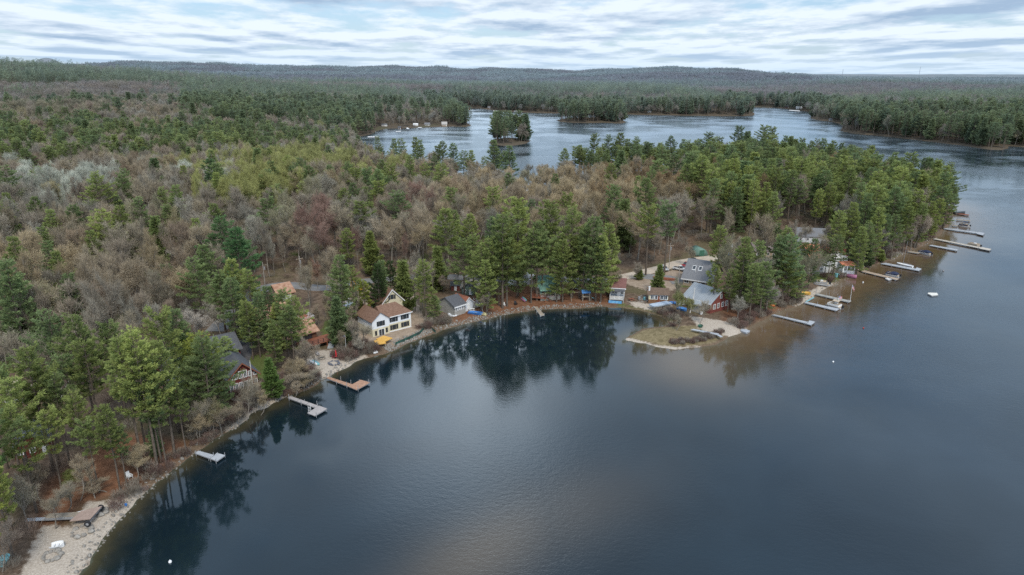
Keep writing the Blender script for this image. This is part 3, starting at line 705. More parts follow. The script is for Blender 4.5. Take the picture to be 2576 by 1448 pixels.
# 1 tall white house with brown roofs
o, rz, Wd = frame_of((941,846), (1034,823)); print('white house width', Wd)
hs = empty('lake_house', o, rz, 'tall white and cream house with brown shingle roofs above the sandy bank', 'house')
MB().box(3.9, Wd, 0, 6.0, -1, 2.05).build('wall', cream, hs); MB().box(3.9, Wd, .004, 5.996, 2.053, 4.1).build('wall', whitesid, hs)
e0, e1, rz_ = 2.6, Wd + .4, 6.3
hr = MB(); hr.add([(e0,-.4,4.0),(e1,-.4,4.0),(e1,6.4,4.0),(e0,6.4,4.0),(e0,3,rz_),(Wd-2.3,3,rz_)], [(0,1,5,4),(1,2,5),(2,3,4,5),(3,0,4),(0,3,2,1)]); hr.build('roof', brownroof, hs)
MB().box(-.6, 3.88, -.5, 6.5, -1, 2.0).build('wall', cream, hs); MB().gable(-.6, 3.88, -.496, 6.5, 2.003, 4.1, 1.8, 'y').build('wall', whitesid, hs)
MB().roof(-.6, 3.88, -.5, 6.5, 4.1, 1.8, 'y', .35, .14).build('roof', brownroof, hs)
body(hs, 6.0, 12.2, 6.5, 13.2, -1, 5.2, 3.2, 'y', cream, brownroof, .35, white)
body(hs, -.1, 5.6, 6.6, 13.0, -1, 3.1, 1.8, 'y', tansid, brownroof, .35)
tr = MB(); tr.box(Wd-.16, Wd+.04, -.06, .12, -.3, 4.0); tr.box(3.9, Wd+.05, -.05, -.004, -.3, .28); tr.box(3.9, Wd+.4, -.46, -.405, 3.86, 4.06); tr.build('trim', white, hs)
for fx, zc in ((.84, 3.1), (.84, 1.12), (.54, 3.1), (.54, 1.12)):
    x = fx * Wd
    win(hs, x, 0, zc, .85, 1.0, mull=1, fm=dark); win(hs, x-.84, 0, zc, .38, 1.0, mull=0, fm=dark); win(hs, x+.84, 0, zc, .38, 1.0, mull=0, fm=dark)
for x, zc, w_, h_ in ((.9, 3.1, .4, 1.0), (1.7, 3.1, .8, 1.0), (2.5, 3.1, .4, 1.0), (.3, .95, .4, .95), (3.2, 1.1, .4, .95)): win(hs, x, -.5, zc, w_, h_, fm=dark, mull=0)
win(hs, 1.8, -.5, .85, 1.5, 1.55, name='sliding_door')
win(hs, 9.1, 6.5, 6.4, .8, .95, fm=dark); win(hs, 8.3, 6.5, 6.3, .3, .9, fm=dark, mull=0); win(hs, 9.9, 6.5, 6.3, .3, .9, fm=dark, mull=0)
for y in (8.2, 10.0, 11.8): win(hs, -.1, y, 1.9, .7, 1.1, 'y', -1, fm=dark)
chimney(hs, 4.6, 10, 3.6, 5.6, .5); MB().tube([(7.0,4.2,5.2),(7.0,4.2,6.1)], .07).build('vent_pipe', white, hs)
foot(hs, -1.5, Wd+2.5, -1.5, 14)
# 2 small grey cottage
o, rz, Wd = frame_of((1144,797), (1171,788)); hs = empty('shore_cottage', o, rz, 'small pale grey cottage with dark shingle roof beside blue canoe', 'cottage')
body(hs, 0, Wd, 0, 6.5, -1, 2.7, 1.7, 'x', greysid, greyroof, .35, white); foot(hs, -1, Wd+4, -1, 8)
body(hs, Wd+.02, Wd+3.4, .6, 5.2, -1, 2.3, 1.5, 'y', whitesid, redwood, .25, white)
for i in range(4): win(hs, Wd*(.2+.17*i), 0, 1.9, .8, 1.0, mull=1)
door(hs, Wd+1.7, .6, .1, .9, 2.0); deck(hs, Wd+3.5, Wd+7, .2, 4.2, .5, deckold, white)
# 3 green roofed cottage
o, rz, Wd = frame_of((1360,758), (1409,754)); hs = empty('porch_cottage', o, rz, 'green metal roofed cottage with wide front porch in the pines', 'cottage')
body(hs, 0, Wd, 2.2, 8.5, -1, 3.6, 1.9, 'x', tansid, greenroof, .4, white); foot(hs, -4, Wd+1, -1, 10)
MB().hexa([(-.2, -.3, 3.0), (Wd+.2, -.3, 3.0), (Wd+.2, 1.75, 3.62), (-.2, 1.75, 3.62)], .12).build('porch_roof', greenroof, hs)
deck(hs, -.1, Wd+.1, 0, 2.17, 1.2, mat('pink_grey_skirt', (.45,.34,.34), .8, .2, 2), None)
sk = MB(); sk.box(0, Wd, -.05, .0, -.6, 1.0); sk.build('skirting', mat('pale_skirt', (.50,.40,.40), .8, .25, 1.2, col2=(.45,.52,.38)), hs)
railing(hs, [(0, 2.1), (0, .05), (Wd, .05), (Wd, 2.1)], 1.2, .9, mat('cream_rail', (.62,.60,.44), .7, .1, 1))
for x in np.linspace(.1, Wd-.1, 5): MB().box(x-.07, x+.07, .08, .22, 1.2, 3.0).build('post', mat('teal_post', (.10,.28,.27), .7, .2, 2), hs)
for i in range(4): win(hs, Wd*(.14+.24*i), 2.2, 2.6, .9, 1.1, fm=mat('teal_trim', (.12,.33,.32), .7, .2, 2))
o, rz, Wd = frame_of((1335,757), (1362,760)); dk = empty('side_deck', o, rz, 'red brown timber deck with stairs left of the green roofed cottage', 'deck')
deck(dk, 0, 4.2, 0, 4.5, 1.1, redwood, redwood); st = MB(); [st.box(4.3+.3*i, 4.6+.3*i, .6, 1.9, .85-.25*i, .93-.25*i) for i in range(4)]; st.build('stairs', redwood, dk)
# 4 blue grey cottage with deck
o, rz, Wd = frame_of((1534,759), (1569,759)); hs = empty('deck_cottage', o, rz-.12, 'blue grey cottage with maroon roof and railed lake deck', 'cottage')
body(hs, 0, Wd, 2.6, 10.0, -1, 3.3, 1.6, 'x', bluesid, mat('maroon_roof', (.20,.10,.09), .9, .2, 2), .4, white); foot(hs, -1, Wd+2, -1, 11)
MB().hexa([(-.1, .9, 2.75), (Wd+.1, .9, 2.75), (Wd+.1, 2.5, 3.15), (-.1, 2.5, 3.15)], .12).build('porch_roof', greyroof, hs)
deck(hs, -.1, Wd, -.8, 2.55, .95, deckgrey, white); door(hs, Wd*.6, 2.6, .97, .9, 2.0)
for x in (.2, .4, .85): win(hs, Wd*x, 2.6, 2.05, .8, 1.1)
for y in (4.5, 7.5): win(hs, Wd, y, 2.0, .9, 1.1, 'y', 1)
o, rz, Wd = frame_of((1531,763), (1564,763)); bn = MB(); bn.box(0, Wd, -.04, .04, -.1, .75); q = bn.build('banner', mat('blue_banner', (.04,.25,.60), .6, .5, 1.4, col2=(.25,.55,.80)), None); q.location = o; q.rotation_euler = (0, 0, rz-.12); tag(q, 'bright blue fabric panel hung below the railed deck of the blue grey cottage', 'banner')
# 5 cream cabin
o, rz, Wd = frame_of((1631,763), (1680,764)); hs = empty('bunk_cabin', o, rz, 'low cream and brown cabin behind the stony cove shore', 'cabin')
MB().box(0, Wd, 0, 4.2, 1.05, 2.6).build('wall', cream, hs); MB().box(0, Wd, .01, 4.19, -1, 1.046).build('wall', mat('brown_boards', (.22,.12,.07), .8, .3, 2), hs)
MB().hexa([(-.4, -.4, 2.62), (Wd+.4, -.4, 2.62), (Wd+.4, 4.6, 3.1), (-.4, 4.6, 3.1)], .16).build('roof', mat('leafy_brown_roof', (.16,.11,.08), .95, .3, 2), hs); foot(hs, -1, Wd+1, -1, 5)
for x in (.2, .36, .68, .86): win(hs, Wd*x, 0, 1.75, 1.0, 1.0)
door(hs, Wd*.52, 0, .2, .9, 2.0, m_=redwood); chimney(hs, .2, 2.2, 2.5, 3.9, .4, white)
MB().box(Wd*.4, Wd*.7, -1.5, -.01, .1, .22).build('step', deckold, hs)
# 6 barn red cottage, grey metal roof
o, rz, Wd = frame_of((1721,769), (1786,790)); hs = empty('gable_cottage', o, rz, 'barn red cottage with long grey metal roof and front gable', 'cottage')
body(hs, 0, Wd, 0, 8.2, -1, 3.0, 2.6, 'x', brightred, metalroof, .45, white); foot(hs, -1, Wd+1, -1, 9)
for y, zc in ((4.1, 4.0),): win(hs, Wd, y, zc, .8, 1.0, 'y', 1)
for y in (1.6, 3.2, 5.0, 6.6): win(hs, Wd, y, 1.6, .8, 1.2, 'y', 1)
for x in (.15, .4, .62, .85): win(hs, Wd*x, 0, 1.7, 1.0, 1.1)
MB().box(Wd*.45, Wd*.8, -2.0, -.03, -.8, 2.2).build('porch', greysid, hs); MB().hexa([(Wd*.43, -2.3, 2.2), (Wd*.82, -2.3, 2.2), (Wd*.82, -.1, 2.7), (Wd*.43, -.1, 2.7)], .12).build('porch_roof', metalroof, hs)
# 7 grey house with skylights
o, rz, Wd = frame_of((1717,718), (1780,728)); hs = empty('skylight_house', o, rz, 'grey shingled house with two skylights beside the parked trucks', 'house')
body(hs, 0, Wd+1, 0, 11.5, -1, 2.5, 4.2, 'x', tansid, midroof, .5, white); foot(hs, -1, Wd+2, -1, 12)
for x in (.14, .45, .8): win(hs, Wd*x, 0, 1.6, 1.3, 1.2)
for x in (.30, .55):
    y0_ = 2.4; k = 4.2/5.75
    f = MB().hexa([(Wd*x-.5, y0_, 2.5+k*y0_+.26), (Wd*x+.5, y0_, 2.5+k*y0_+.26), (Wd*x+.5, y0_+1.3, 2.5+k*(y0_+1.3)+.26), (Wd*x-.5, y0_+1.3, 2.5+k*(y0_+1.3)+.26)], .12).build('skylight', white, hs)
    MB().hexa([(Wd*x-.4, y0_+.12, 2.5+k*(y0_+.12)+.275), (Wd*x+.4, y0_+.12, 2.5+k*(y0_+.12)+.275), (Wd*x+.4, y0_+1.18, 2.5+k*(y0_+1.18)+.275), (Wd*x-.4, y0_+1.18, 2.5+k*(y0_+1.18)+.275)], .01).build('pane', glass, f)
MB().tube([(Wd*.42, 1.5, 4), (Wd*.42, 1.5, 4.9)], .08).build('vent_pipe', white, hs)
# 8 orange roofed house
o, rz, Wd = frame_of((2034,690), (2070,690)); hs = empty('orange_roof_house', o, rz, 'grey and white house with bright orange tile roof above green lawn', 'house')
body(hs, 0, Wd, 0, 9, -1, 5.4, 3.0, 'x', stone, orange_r, .4); foot(hs, -1, Wd+11, -1, 10)
body(hs, Wd+.02, Wd+8.5, 1.5, 8.5, -1, 5.0, 2.2, 'y', white, orange_r, .35)
MB().box(Wd+5.6, Wd+9.6, -1.2, 1.47, -1, 2.9).build('sun_porch', white, hs); MB().hexa([(Wd+5.4, -1.5, 2.95), (Wd+9.8, -1.5, 2.95), (Wd+9.8, 1.3, 3.6), (Wd+5.4, 1.3, 3.6)], .1).build('porch_roof', orange_r, hs)
for x in (1.6, 4.0): win(hs, x, 0, 1.6, .9, 1.1); win(hs, x, 0, 4.2, .9, 1.1)
for x in (Wd+2, Wd+4): win(hs, x, 1.5, 4.0, 1.0, 1.3)
for x in (Wd+6.4, Wd+7.6, Wd+8.8): win(hs, x, -1.2, 1.9, .9, 1.3)
chimney(hs, Wd+7.8, 2.6, 4, 7.2, .6)
# 9 dark red house with charcoal roof
o, rz, Wd = frame_of((580,1000), (652,981)); print('red house', Wd); hs = empty('red_lodge', o, rz, 'dark red lodge with charcoal roof and a wall of lake windows', 'house')
body(hs, 0, Wd, 0, 15, -1.5, 4.0, 2.6, 'y', redsid, greyroof, .5, redwood); foot(hs, -10, Wd+2, -3, 24)
body(hs, -9, -.03, 6, 20, -1.5, 3.2, 2.4, 'x', redsid, greyroof, .5); body(hs, -2, 7, 15.1, 24, -1.5, 3.6, 2.2, 'x', redsid, greyroof, .5)
n = 6
for i in range(n):
    x = Wd*(i+.5)/n; win(hs, x, 0, 1.7, Wd/n*.66, 1.6); up_h = 1.5*(1-abs(i-(n-1)/2)/(n/2)*.75)
    win(hs, x, 0, 3.2+up_h/2+.25, Wd/n*.66, up_h)
deck(hs, -.5, Wd+.5, -2.4, -.05, -.1, darkwood, darkwood)
# 10 copper roofed house
o, rz, Wd = frame_of((742,888), (812,868)); print('copper', Wd); hs = empty('copper_roof_house', o, rz, 'dark timber lake house with copper coloured roofs and terraces', 'house')
body(hs, -1, Wd, 2.5, 9.0, -1, 3.0, 1.7, 'x', darkwood, copper, .6); foot(hs, -4, Wd+4, -3, 26)
body(hs, -3, Wd-1.0, 11.5, 19.0, -1, 5.4, 1.7, 'x', mat('tan_panel', (.45,.40,.32), .8, .2, 1), copper, .7)
deck(hs, 1.0, Wd+3.5, -1.6, 2.4, 1.3, redwood, dark); deck(hs, Wd+.1, Wd+3.5, 9.5, 14, 3.0, redwood, white)
for x in (.2, .45, .7): win(hs, Wd*x, 2.5, 1.7, 1.6, 1.5, fm=dark)
for x in (.35, .6, .8): win(hs, (Wd-4)*x, 11.5, 4.2, 1.5, 1.4)
win(hs, Wd-1.0, 15, 4.2, 1.4, 1.4, 'y', 1); chimney(hs, Wd*.55, 15.6, 6, 8.6, .7)
o, rz, Wd = frame_of((702,764), (742,756)); hs = empty('garage', o, rz, 'small garage with copper coloured roof near the road bend', 'garage')
body(hs, 0, Wd, 0, 6.5, -1, 2.5, 1.9, 'x', tansid, copper, .4); door(hs, Wd/2, 0, 0, 2.6, 2.1); foot(hs, -1, Wd+1, -1, 7)
# other buildings, each a thing
def small(name, A, Wd, Dp, h, rise, axis, wm, rm, label, cat, rz=0.0, wins=2, d_=True, zoff=0):
    g_ = G(*A); hs = empty(name, (g_.x, g_.y, g_.z+zoff), rz, label, cat); hs.scale = (.82, .82, .82); body(hs, -Wd/2, Wd/2, 0, Dp, -1, h, rise, axis, wm, rm, .35)
    for i in range(wins): win(hs, -Wd/2 + Wd*(i+.5)/(wins+(1 if d_ else 0)), 0, h*.58, .9, 1.0)
    if d_: door(hs, Wd/2 - Wd*.5/(wins+1), 0, 0, .9, 2.0)
    foot(hs, -Wd/2-1, Wd/2+1, -1, Dp+1); return hs
small('cabin', (86,1150), 6, 7, 2.6, 2.2, 'y', redsid, greyroof, 'maroon cabin half hidden by pines above the beach', 'cabin', .5)
small('storage_shed', (860,770), 4.6, 3, 2.3, .8, 'x', white, white, 'white storage shed on bare soil left of the white house', 'shed', .35, 1)
small('tarp_shed', (892,787), 3.2, 4.5, 1.5, 1.0, 'y', mat('grey_tarp', (.42,.46,.50), .7, .2, 2), mat('pale_tarp', (.48,.53,.58), .7, .2, 2), 'low shed under pale grey tarp beside the white storage shed', 'shed', .55, 0, False)
small('garden_shed', (1176,742), 4, 4, 2.2, 1.4, 'y', mat('green_grey', (.16,.22,.19), .8, .2, 2), greyroof, 'dark green grey shed behind the small grey cottage', 'shed', -.3, 1)
small('tool_shed', (1146,732), 3, 3, 2.0, .9, 'x', brightred, greyroof, 'tiny red shed below the road behind the grey cottage', 'shed', .1, 0)
small('wood_shed', (1450,728), 3.4, 3, 2.3, .5, 'x', mat('grey_boards', (.20,.19,.18), .9, .3, 2), greyroof, 'plain dark grey shed right of the green roofed cottage', 'shed', 0, 0)
small('brown_house', (1925,650), 9, 8, 3, 2.6, 'x', tansid, mat('taupe_roof', (.17,.14,.13), .9, .2, 2), 'brown roofed house behind the trees of the point', 'house', .1, 3)
small('road_house', (2040,612), 12, 9, 3, 2.8, 'x', whitesid, midroof, 'pale house with wide grey roof seen through bare trees', 'house', -.2, 3)
small('wooded_house', (2166,535), 7, 7, 4, 3.0, 'y', white, midroof, 'white gabled house deep in the wooded point', 'house', .3, 2)
small('stone_house', (2025,668), 8, 7, 4, 2.0, 'x', stone, midroof, 'plain grey house left of the orange roofed house', 'house', 0, 2)
small('neck_house', (1312,494), 7, 6, 3, 2, 'x', white, white, 'white roofed house on the shore facing the small island', 'house', .2, 2)
for px, py, W_, D__, h_, rs, wm, rm, nm, lb in ((1045,316,11,8,3,2,white,white,'bay_cottage','bright white cottage on the lawn of the quiet bay'), (1074,317,13,8,3.4,2.5,greysid,midroof,'bay_house','grey roofed house beside the white bay cottage'),
    (1118,316,13,9,4,4.5,tansid,mat('pale_roof',(.42,.40,.38),.9,.15,2),'point_house','tan house with steep pale roof at the bay point'), (1004,314,8,7,3,2,darkwood,greyroof,'shade_cottage','dark cottage in the trees behind the bay lawn'), (966,311,14,6,3,1.6,white,midroof,'long_cottage','long white house at the inner end of the bay lawn'),
    (1134,270,22,10,5,3,white,white,'far_house','large white house where the far shore begins'), (1176,270,11,9,6,4,mat('rust_siding',(.35,.13,.07),.8,.2,2),midroof,'rust_house','rust brown house on the far shore'), (1297,280,10,7,3,3,white,midroof,'far_boathouse','white boathouse at the foot of the far pine shore'),
    (2010,274,20,9,5,2,white,white,'far_lodge','white lodge at the head of the far inlet'), (1633,288,12,8,4,3,bluesid,greyroof,'shaded_cottage','blue grey cottage in the trees of the far shore'), (1980,274,12,8,4,3,redsid,greyroof,'inlet_cottage','dark red cottage beside the far white lodge'),
    (1230,276,10,8,4,3,darkwood,midroof,'shadow_cottage','dark cottage between the rust house and the white boathouse'), (2090,304,7,6,3,2,greysid,midroof,'point_cottage','little grey cottage on the bare wooded spit')):
    hs = small(nm, (px, py), W_*.6, D__*.6, h_*.7, rs*.75, 'x', wm, rm, lb, 'house', rnd.uniform(-.3, .3), 3)
# quonset hut
g_ = G(1765,645); hs = empty('arched_shed', g_, .2, 'green arched metal shed beside the dirt road', 'shed'); q = MB(); sec = lambda y, r: [(r*math.cos(a), y, r*1.15*math.sin(a)) for a in np.linspace(0, math.pi, 11)]
q.loft([sec(0, 2.2), sec(5, 2.2)]); q.build('shell', mat('green_metal', (.14,.24,.20), .5, .2, 1), hs, True); MB().box(-.9, .9, -.05, -.01, 0, 2.0).build('door', greenp, hs); foot(hs, -3, 3, -1, 6)

# ------------------------------------------------------------------ roads as sheets laid on the ground
def ribbon(name, pts, wd, m_, label):
    p_ = [G(*q) for q in pts]; dn = []
    for a, b_ in zip(p_[:-1], p_[1:]):
        k = max(1, int((b_-a).length / 1.5)); dn += [a + (b_-a)*i/k for i in range(k)]
    dn.append(p_[-1]); xy = np.array([(v.x, v.y) for v in dn])
    for _ in range(4): xy[1:-1] = (xy[:-2] + 2*xy[1:-1] + xy[2:]) / 4
    t = unit(np.gradient(xy, axis=0)); nrm = np.stack([-t[:, 1], t[:, 0]], 1); V = []
    nw = 5
    for j in range(nw):
        u_ = (j/(nw-1)-.5) * wd; q = xy + nrm * (u_ + (fbm(xy[:, 0]/4, xy[:, 1]/4 + j, 2)-.5)[:, None] * .5)
        z_ = height_d(q[:, 0], q[:, 1], land(q[:, 0], q[:, 1])); V.append(np.stack([q[:, 0], q[:, 1], z_ + .10 - .07*abs(j-2)/2], 1))
    V = np.stack(V, 1).reshape(-1, 3); n_ = len(xy); i = np.arange(n_-1)[:, None]*nw + np.arange(nw-1)[None]
    T = np.stack([i, i+nw, i+nw+1, i+1], -1).reshape(-1, 4)
    o_ = link(name, raw_mesh(name, V, T, [m_])); tag(o_, label, kind='structure'); FOOT.extend([[(a[0]-wd/2, a[1]-wd/2), (a[0]+wd/2, a[1]-wd/2), (a[0]+wd/2, a[1]+wd/2), (a[0]-wd/2, a[1]+wd/2)] for a in xy[::2]])
ribbon('road', [(540,835),(575,800),(612,765),(640,738),(668,722),(710,717),(760,719),(800,728),(850,722),(920,708),(1000,700),(1080,695),(1150,698),(1240,702),(1320,704),(1400,703),(1480,704),(1545,703)], 5.0, asphalt, 'worn grey asphalt road through the trees')
ribbon('dirt_road', [(1540,704),(1590,693),(1640,681),(1690,668),(1740,656),(1790,649),(1860,644)], 4.6, dirt, 'pale sandy dirt road climbing behind the cottages')
ribbon('driveway', [(640,745),(628,800),(612,850),(600,900),(585,925)], 5.5, mat('dark_asphalt', (.10,.10,.11), .95, .2, .6), 'dark asphalt driveway to the red lodge')
ribbon('driveway', [(1600,690),(1650,700),(1700,700),(1712,715)], 5.0, asphalt, 'grey gravel drive beside the skylight house')
ribbon('driveway', [(0,966),(30,972),(60,985)], 5.0, dirt, 'pale gravel clearing among the lower trees')
ribbon('driveway', [(1195,705),(1180,720),(1160,728)], 6.0, dirt, 'pale gravel parking patch behind the small grey cottage')

# ------------------------------------------------------------------ docks
def c1(l): return [(a*.466, 772.8+b_*.466) for a, b_ in l]
def c2(l): return [(429.3+a*.2965, 644+b_*.2965) for a, b_ in l]
def c2b(l): return [(601.1+a*.1186, 901.6+b_*.1186) for a, b_ in l]
def c3(l): return [(1030+a*.2372, 558+b_*.2372) for a, b_ in l]
def c4(l): return [(1545.7+a*.2372, 558+b_*.2372) for a, b_ in l]
def c5(l): return [(1932+a*.25, 498+b_*.25) for a, b_ in l]
def dock(quads, m_, label, z=.5, posts=True, tall=.9, name='dock', cat='dock', th=.16, fr=alum, ground_z=0.0, lines=True):
    ws = [[Vector(P(x, y, z + ground_z)) for x, y in q] for q in quads]
    c_ = sum((v for q in ws for v in q), Vector()) / sum(len(q) for q in ws); c_.z = ground_z
    o = empty(name, c_, 0, label, cat)
    for q in ws:
        L_ = [v - c_ for v in q]
        e = sorted([(L_[i]-L_[(i+1) % len(L_)]).length for i in range(len(L_))])
        MB().hexa(L_, .05).build('decking', m_, o)
        # frame beam under the boards
        cc = sum(L_, Vector()) / len(L_); MB().hexa([cc + (v-cc)*.97 - Vector((0, 0, .055)) for v in L_], th).build('frame', fr, o)
        if len(q) == 4 and max(e) > 4:              # board joints as thin dark strips
            a, b_, d, c3_ = (L_[0], L_[1], L_[3], L_[2])
            if (a-b_).length > (b_-c3_).length: a, b_, c3_, d = L_[1], L_[2], L_[3], L_[0]
            ln = (c3_-b_).length; k = int(ln/3.0); s_ = MB()
            for i in range(1, k+1):
                t0 = i/(k+1) - .03/ln; t1 = i/(k+1) + .03/ln
                s_.hexa([a.lerp(d, t0)+Vector((0,0,.008)), b_.lerp(c3_, t0)+Vector((0,0,.008)), b_.lerp(c3_, t1)+Vector((0,0,.008)), a.lerp(d, t1)+Vector((0,0,.008))], .006)
            if k: s_.build('joint', dark, o)
        if posts:
            k = max(2, min(7, int(max(e)/3.0)+1)); sd_ = [(L_[0], L_[3]), (L_[1], L_[2])] if len(q) == 4 and (L_[0]-L_[1]).length < (L_[1]-L_[2]).length else [(L_[0], L_[1]), (L_[3 % len(L_)], L_[2])]
            for a, b_ in sd_:
                for i in range(k):
                    p_ = a.lerp(b_, (i+.15)/(k-.7)); p_ = p_ + (p_-cc).normalized()*.08
                    MB().tube([(p_.x, p_.y, -1.6), (p_.x, p_.y, z + tall*rnd.choice((.25, .6, 1.0)))], .05, 6).build('post', fr, o)
    return o
dock([c1([(1050,788),(1072,776),(1160,800),(1135,818)]), c1([(1135,818),(1170,788),(1216,800),(1170,832)])], silverdeck, 'small pale grey L shaped dock on the wooded lower shore', tall=.4)
dock([c2b([(1030,840),(1090,800),(1690,1010),(1630,1055)]), c2b([(1450,1162),(1700,1008),(1875,1070),(1610,1222)])], mat('pinkish_grey_boards', (.33,.305,.295), .85, .12, 2, col2=(.42,.39,.38)), 'taupe L shaped dock below the red lodge')
ld = MB(); ld.tube([(0,0,-.8),(0,0,.9)], .03); ld.tube([(.45,0,-.8),(.45,0,.9)], .03); [ld.box(0,.45,-.04,.04,z_,z_+.05) for z_ in (-.4,-.1,.2,.5)]; q = ld.build('ladder', white); q.location = Vector(P(776,1033,.2)); q.rotation_euler = (0,0,.6); tag(q, 'white swim ladder inside the angle of the taupe dock', 'ladder')
dock([c2([(1315,1035),(1345,1028),(1540,1090),(1505,1108)]), c2([(1507,1108),(1612,1052),(1692,1075),(1577,1138)])], deckwood, 'orange brown dock with wide end platform below the sandy beach')
dock([c3([(1320,902),(1352,902),(1432,988),(1392,1000)])], deckold, 'narrow weathered wooden dock in the dark cove', fr=white, tall=.2)
dock([c4([(808,1145),(840,1138),(1110,1188),(1090,1200)]), c4([(1085,1202),(1108,1196),(1150,1218),(1122,1223)])], silverdeck, 'pale dock sections stored across the marsh grass', ground_z=.6, posts=False, name='stored_dock')
dock([c4([(1335,1152),(1362,1130),(1440,1158),(1400,1180)])], silverdeck, 'small grey raft drawn up at the beach edge', posts=False, name='raft', cat='raft', th=.4)
dock([c4([(1668,988),(1700,986),(2062,1066),(2036,1080)]), c4([(2036,1082),(2070,1048),(2128,1062),(2085,1098)])], silverdeck, 'long pale grey dock with square platform on the point', tall=.2)
dock([c5([(360,1055),(385,1047),(718,1118),(690,1138)])], silverdeck, 'pale grey dock holding the tan topped pontoon boat', tall=.6)
dock([c5([(376,1045),(388,1049),(467,1003),(456,998)])], teal, 'thin blue gangway between the shore and the pontoon dock', posts=False, name='gangway', cat='gangway')
dock([c5([(470,972),(500,963),(840,1038),(818,1053)])], mat('tan_grey_boards', (.36,.36,.34), .85, .15, 2), 'long dock with a flagpole at its outer end', tall=1.6)
dock([c5([(850,705),(882,698),(1000,740),(968,750)]), c5([(972,750),(1004,741),(1320,815),(1296,828)])], mat('tan_boards', (.42,.33,.25), .85, .15, 2), 'brown plank dock beside the navy topped pontoon boat', tall=.4)
dock([c5([(1178,812),(1214,802),(1252,815),(1215,829)])], mat('pale_float', (.62,.60,.58), .7, .1, 2), 'white float tied to the brown plank dock', posts=False, name='float', cat='float', th=.35)
dock([c5([(1130,662),(1182,655),(1480,712),(1466,725)]), c5([(1466,726),(1500,702),(1545,715),(1520,736)])], silverdeck, 'pale dock with the moored sailboat', tall=.3)
dock([c5([(1395,543),(1430,536),(1532,550),(1515,561)])], deckold, 'short dock behind the dark covered pontoon boat', tall=.3)
dock([c5([(1618,480),(1642,474),(1912,520),(1898,533)])], silverdeck, 'slender empty white dock off the outer point', tall=.3)
dock([c5([(1660,415),(1690,409),(2150,500),(2130,509)]), c5([(2130,512),(2152,497),(2247,515),(2230,531)])], mat('pale_tan_boards', (.50,.46,.40), .85, .1, 2), 'longest dock of the point with a tan pontoon boat near its end', tall=.5)
dock([c5([(1760,312),(1792,305),(2110,347),(2100,357)]), c5([(2100,363),(2112,345),(2180,355),(2166,379)])], silverdeck, 'white dock with boxy end platform near the tip', tall=.8)
dock([c5([(1850,279),(1855,273),(1912,280),(1905,287)])], deckold, 'stub dock behind the navy pontoon boat at the tip', tall=.2)
dock([c5([(1890,222),(1896,215),(2040,227),(2034,235)])], deckold, 'thin grey pier with high posts at the tip', tall=1.6)
dock([c5([(1880,160),(1890,151),(2027,170),(2020,179)])], redwood, 'farthest brown dock with dark boat at the tip', tall=.5)
dock([c5([(1605,963),(1616,955),(1700,957),(1713,978),(1650,985)])], mat('white_raft', (.70,.68,.62), .7, .08, 2), 'white swim raft floating alone in open water', z=.35, posts=False, name='swim_raft', cat='raft', th=.3)
for a, lb in (([(995,331),(1008,330),(1009,331.5),(996,332.5)], 'pale dock at the inner end of the quiet bay'), ([(1022,322),(1026,321.5),(1030,325),(1024,325.5)], 'little white dock before the white bay cottage'), ([(1050,321),(1060,320.5),(1062,322),(1052,322.5)], 'little white dock before the grey bay house'), ([(925,344),(950,344),(950,346),(925,346)], 'pale dock on the bare shore of the bay'),
              ([(1240,279),(1252,279),(1252,280.4),(1240,280.4)], 'far white dock under the dark cottage'), ([(1296,282),(1312,283),(1312,284.4),(1296,283.4)], 'far white dock beside the white boathouse'), ([(1985,277),(2012,279),(2012,280.8),(1985,278.6)], 'far dock in front of the white lodge')):
    dock([a], white, lb, tall=.2)
#@@BOATS
# ------------------------------------------------------------------ where the trees stand
ZONES = [WG(p) for p in (
 [(640,1065),(560,1075),(430,1030),(430,880),(560,850),(620,760),(600,712),(800,706),(850,728),(1000,690),(1150,684),(1350,684),(1560,690),(1560,672),(1660,650),(1760,618),(1900,605),(1900,640),(2010,620),(2130,612),(2145,690),
  (2020,772),(1900,820),(1842,855),(1697,890),(1560,850),(1600,795),(1400,792),(1200,820),(1000,890),(800,980),(720,1010)],
 [(0,1470),(40,1330),(100,1250),(300,1130),(470,1110),(510,1140),(340,1300),(190,1470)],
 [(935,345),(945,330),(960,320),(1010,315),(1090,315),(1110,322),(975,330)])]
def blocked(x, y):
    o = np.zeros(np.shape(x), bool)
    for p in ZONES: o |= poly_sd(x, y, p) > -1.0
    for p in FOOT:
        p = np.array(p); lo = p.min(0) - 3; hi = p.max(0) + 3; k = (x > lo[0]) & (x < hi[0]) & (y > lo[1]) & (y < hi[1])
        if k.any(): o[k] |= poly_sd(x[k], y[k], p) > -2.0
    return o
def occupied(x, y, inz):
    o = np.zeros(np.shape(x), bool)
    for i, p in enumerate(FOOT + SAND + DIRT + GRASS + RED):
        p = np.array(p); lo = p.min(0) - 3; hi = p.max(0) + 3; k = (x > lo[0]) & (x < hi[0]) & (y > lo[1]) & (y < hi[1])
        if i >= len(FOOT): k &= inz
        if k.any(): o[k] |= poly_sd(x[k], y[k], p) > (-2.0 if i < len(FOOT) else 0)
    return o
def candidates(sp, rmin, rmax, amin=-44, amax=44, seed=3):
    g = np.random.default_rng(seed)
    xs = np.arange(-rmax, rmax, sp); X, Y = np.meshgrid(xs, np.arange(20, rmax, sp)); X = X.ravel() + g.uniform(-.42, .42, X.size) * sp; Y = Y.ravel() + g.uniform(-.42, .42, Y.size) * sp
    r = np.hypot(X, Y); k = (r >= rmin) & (r < rmax) & (np.abs(X) < Y * 0.86 + 25)
    return X[k], Y[k], g
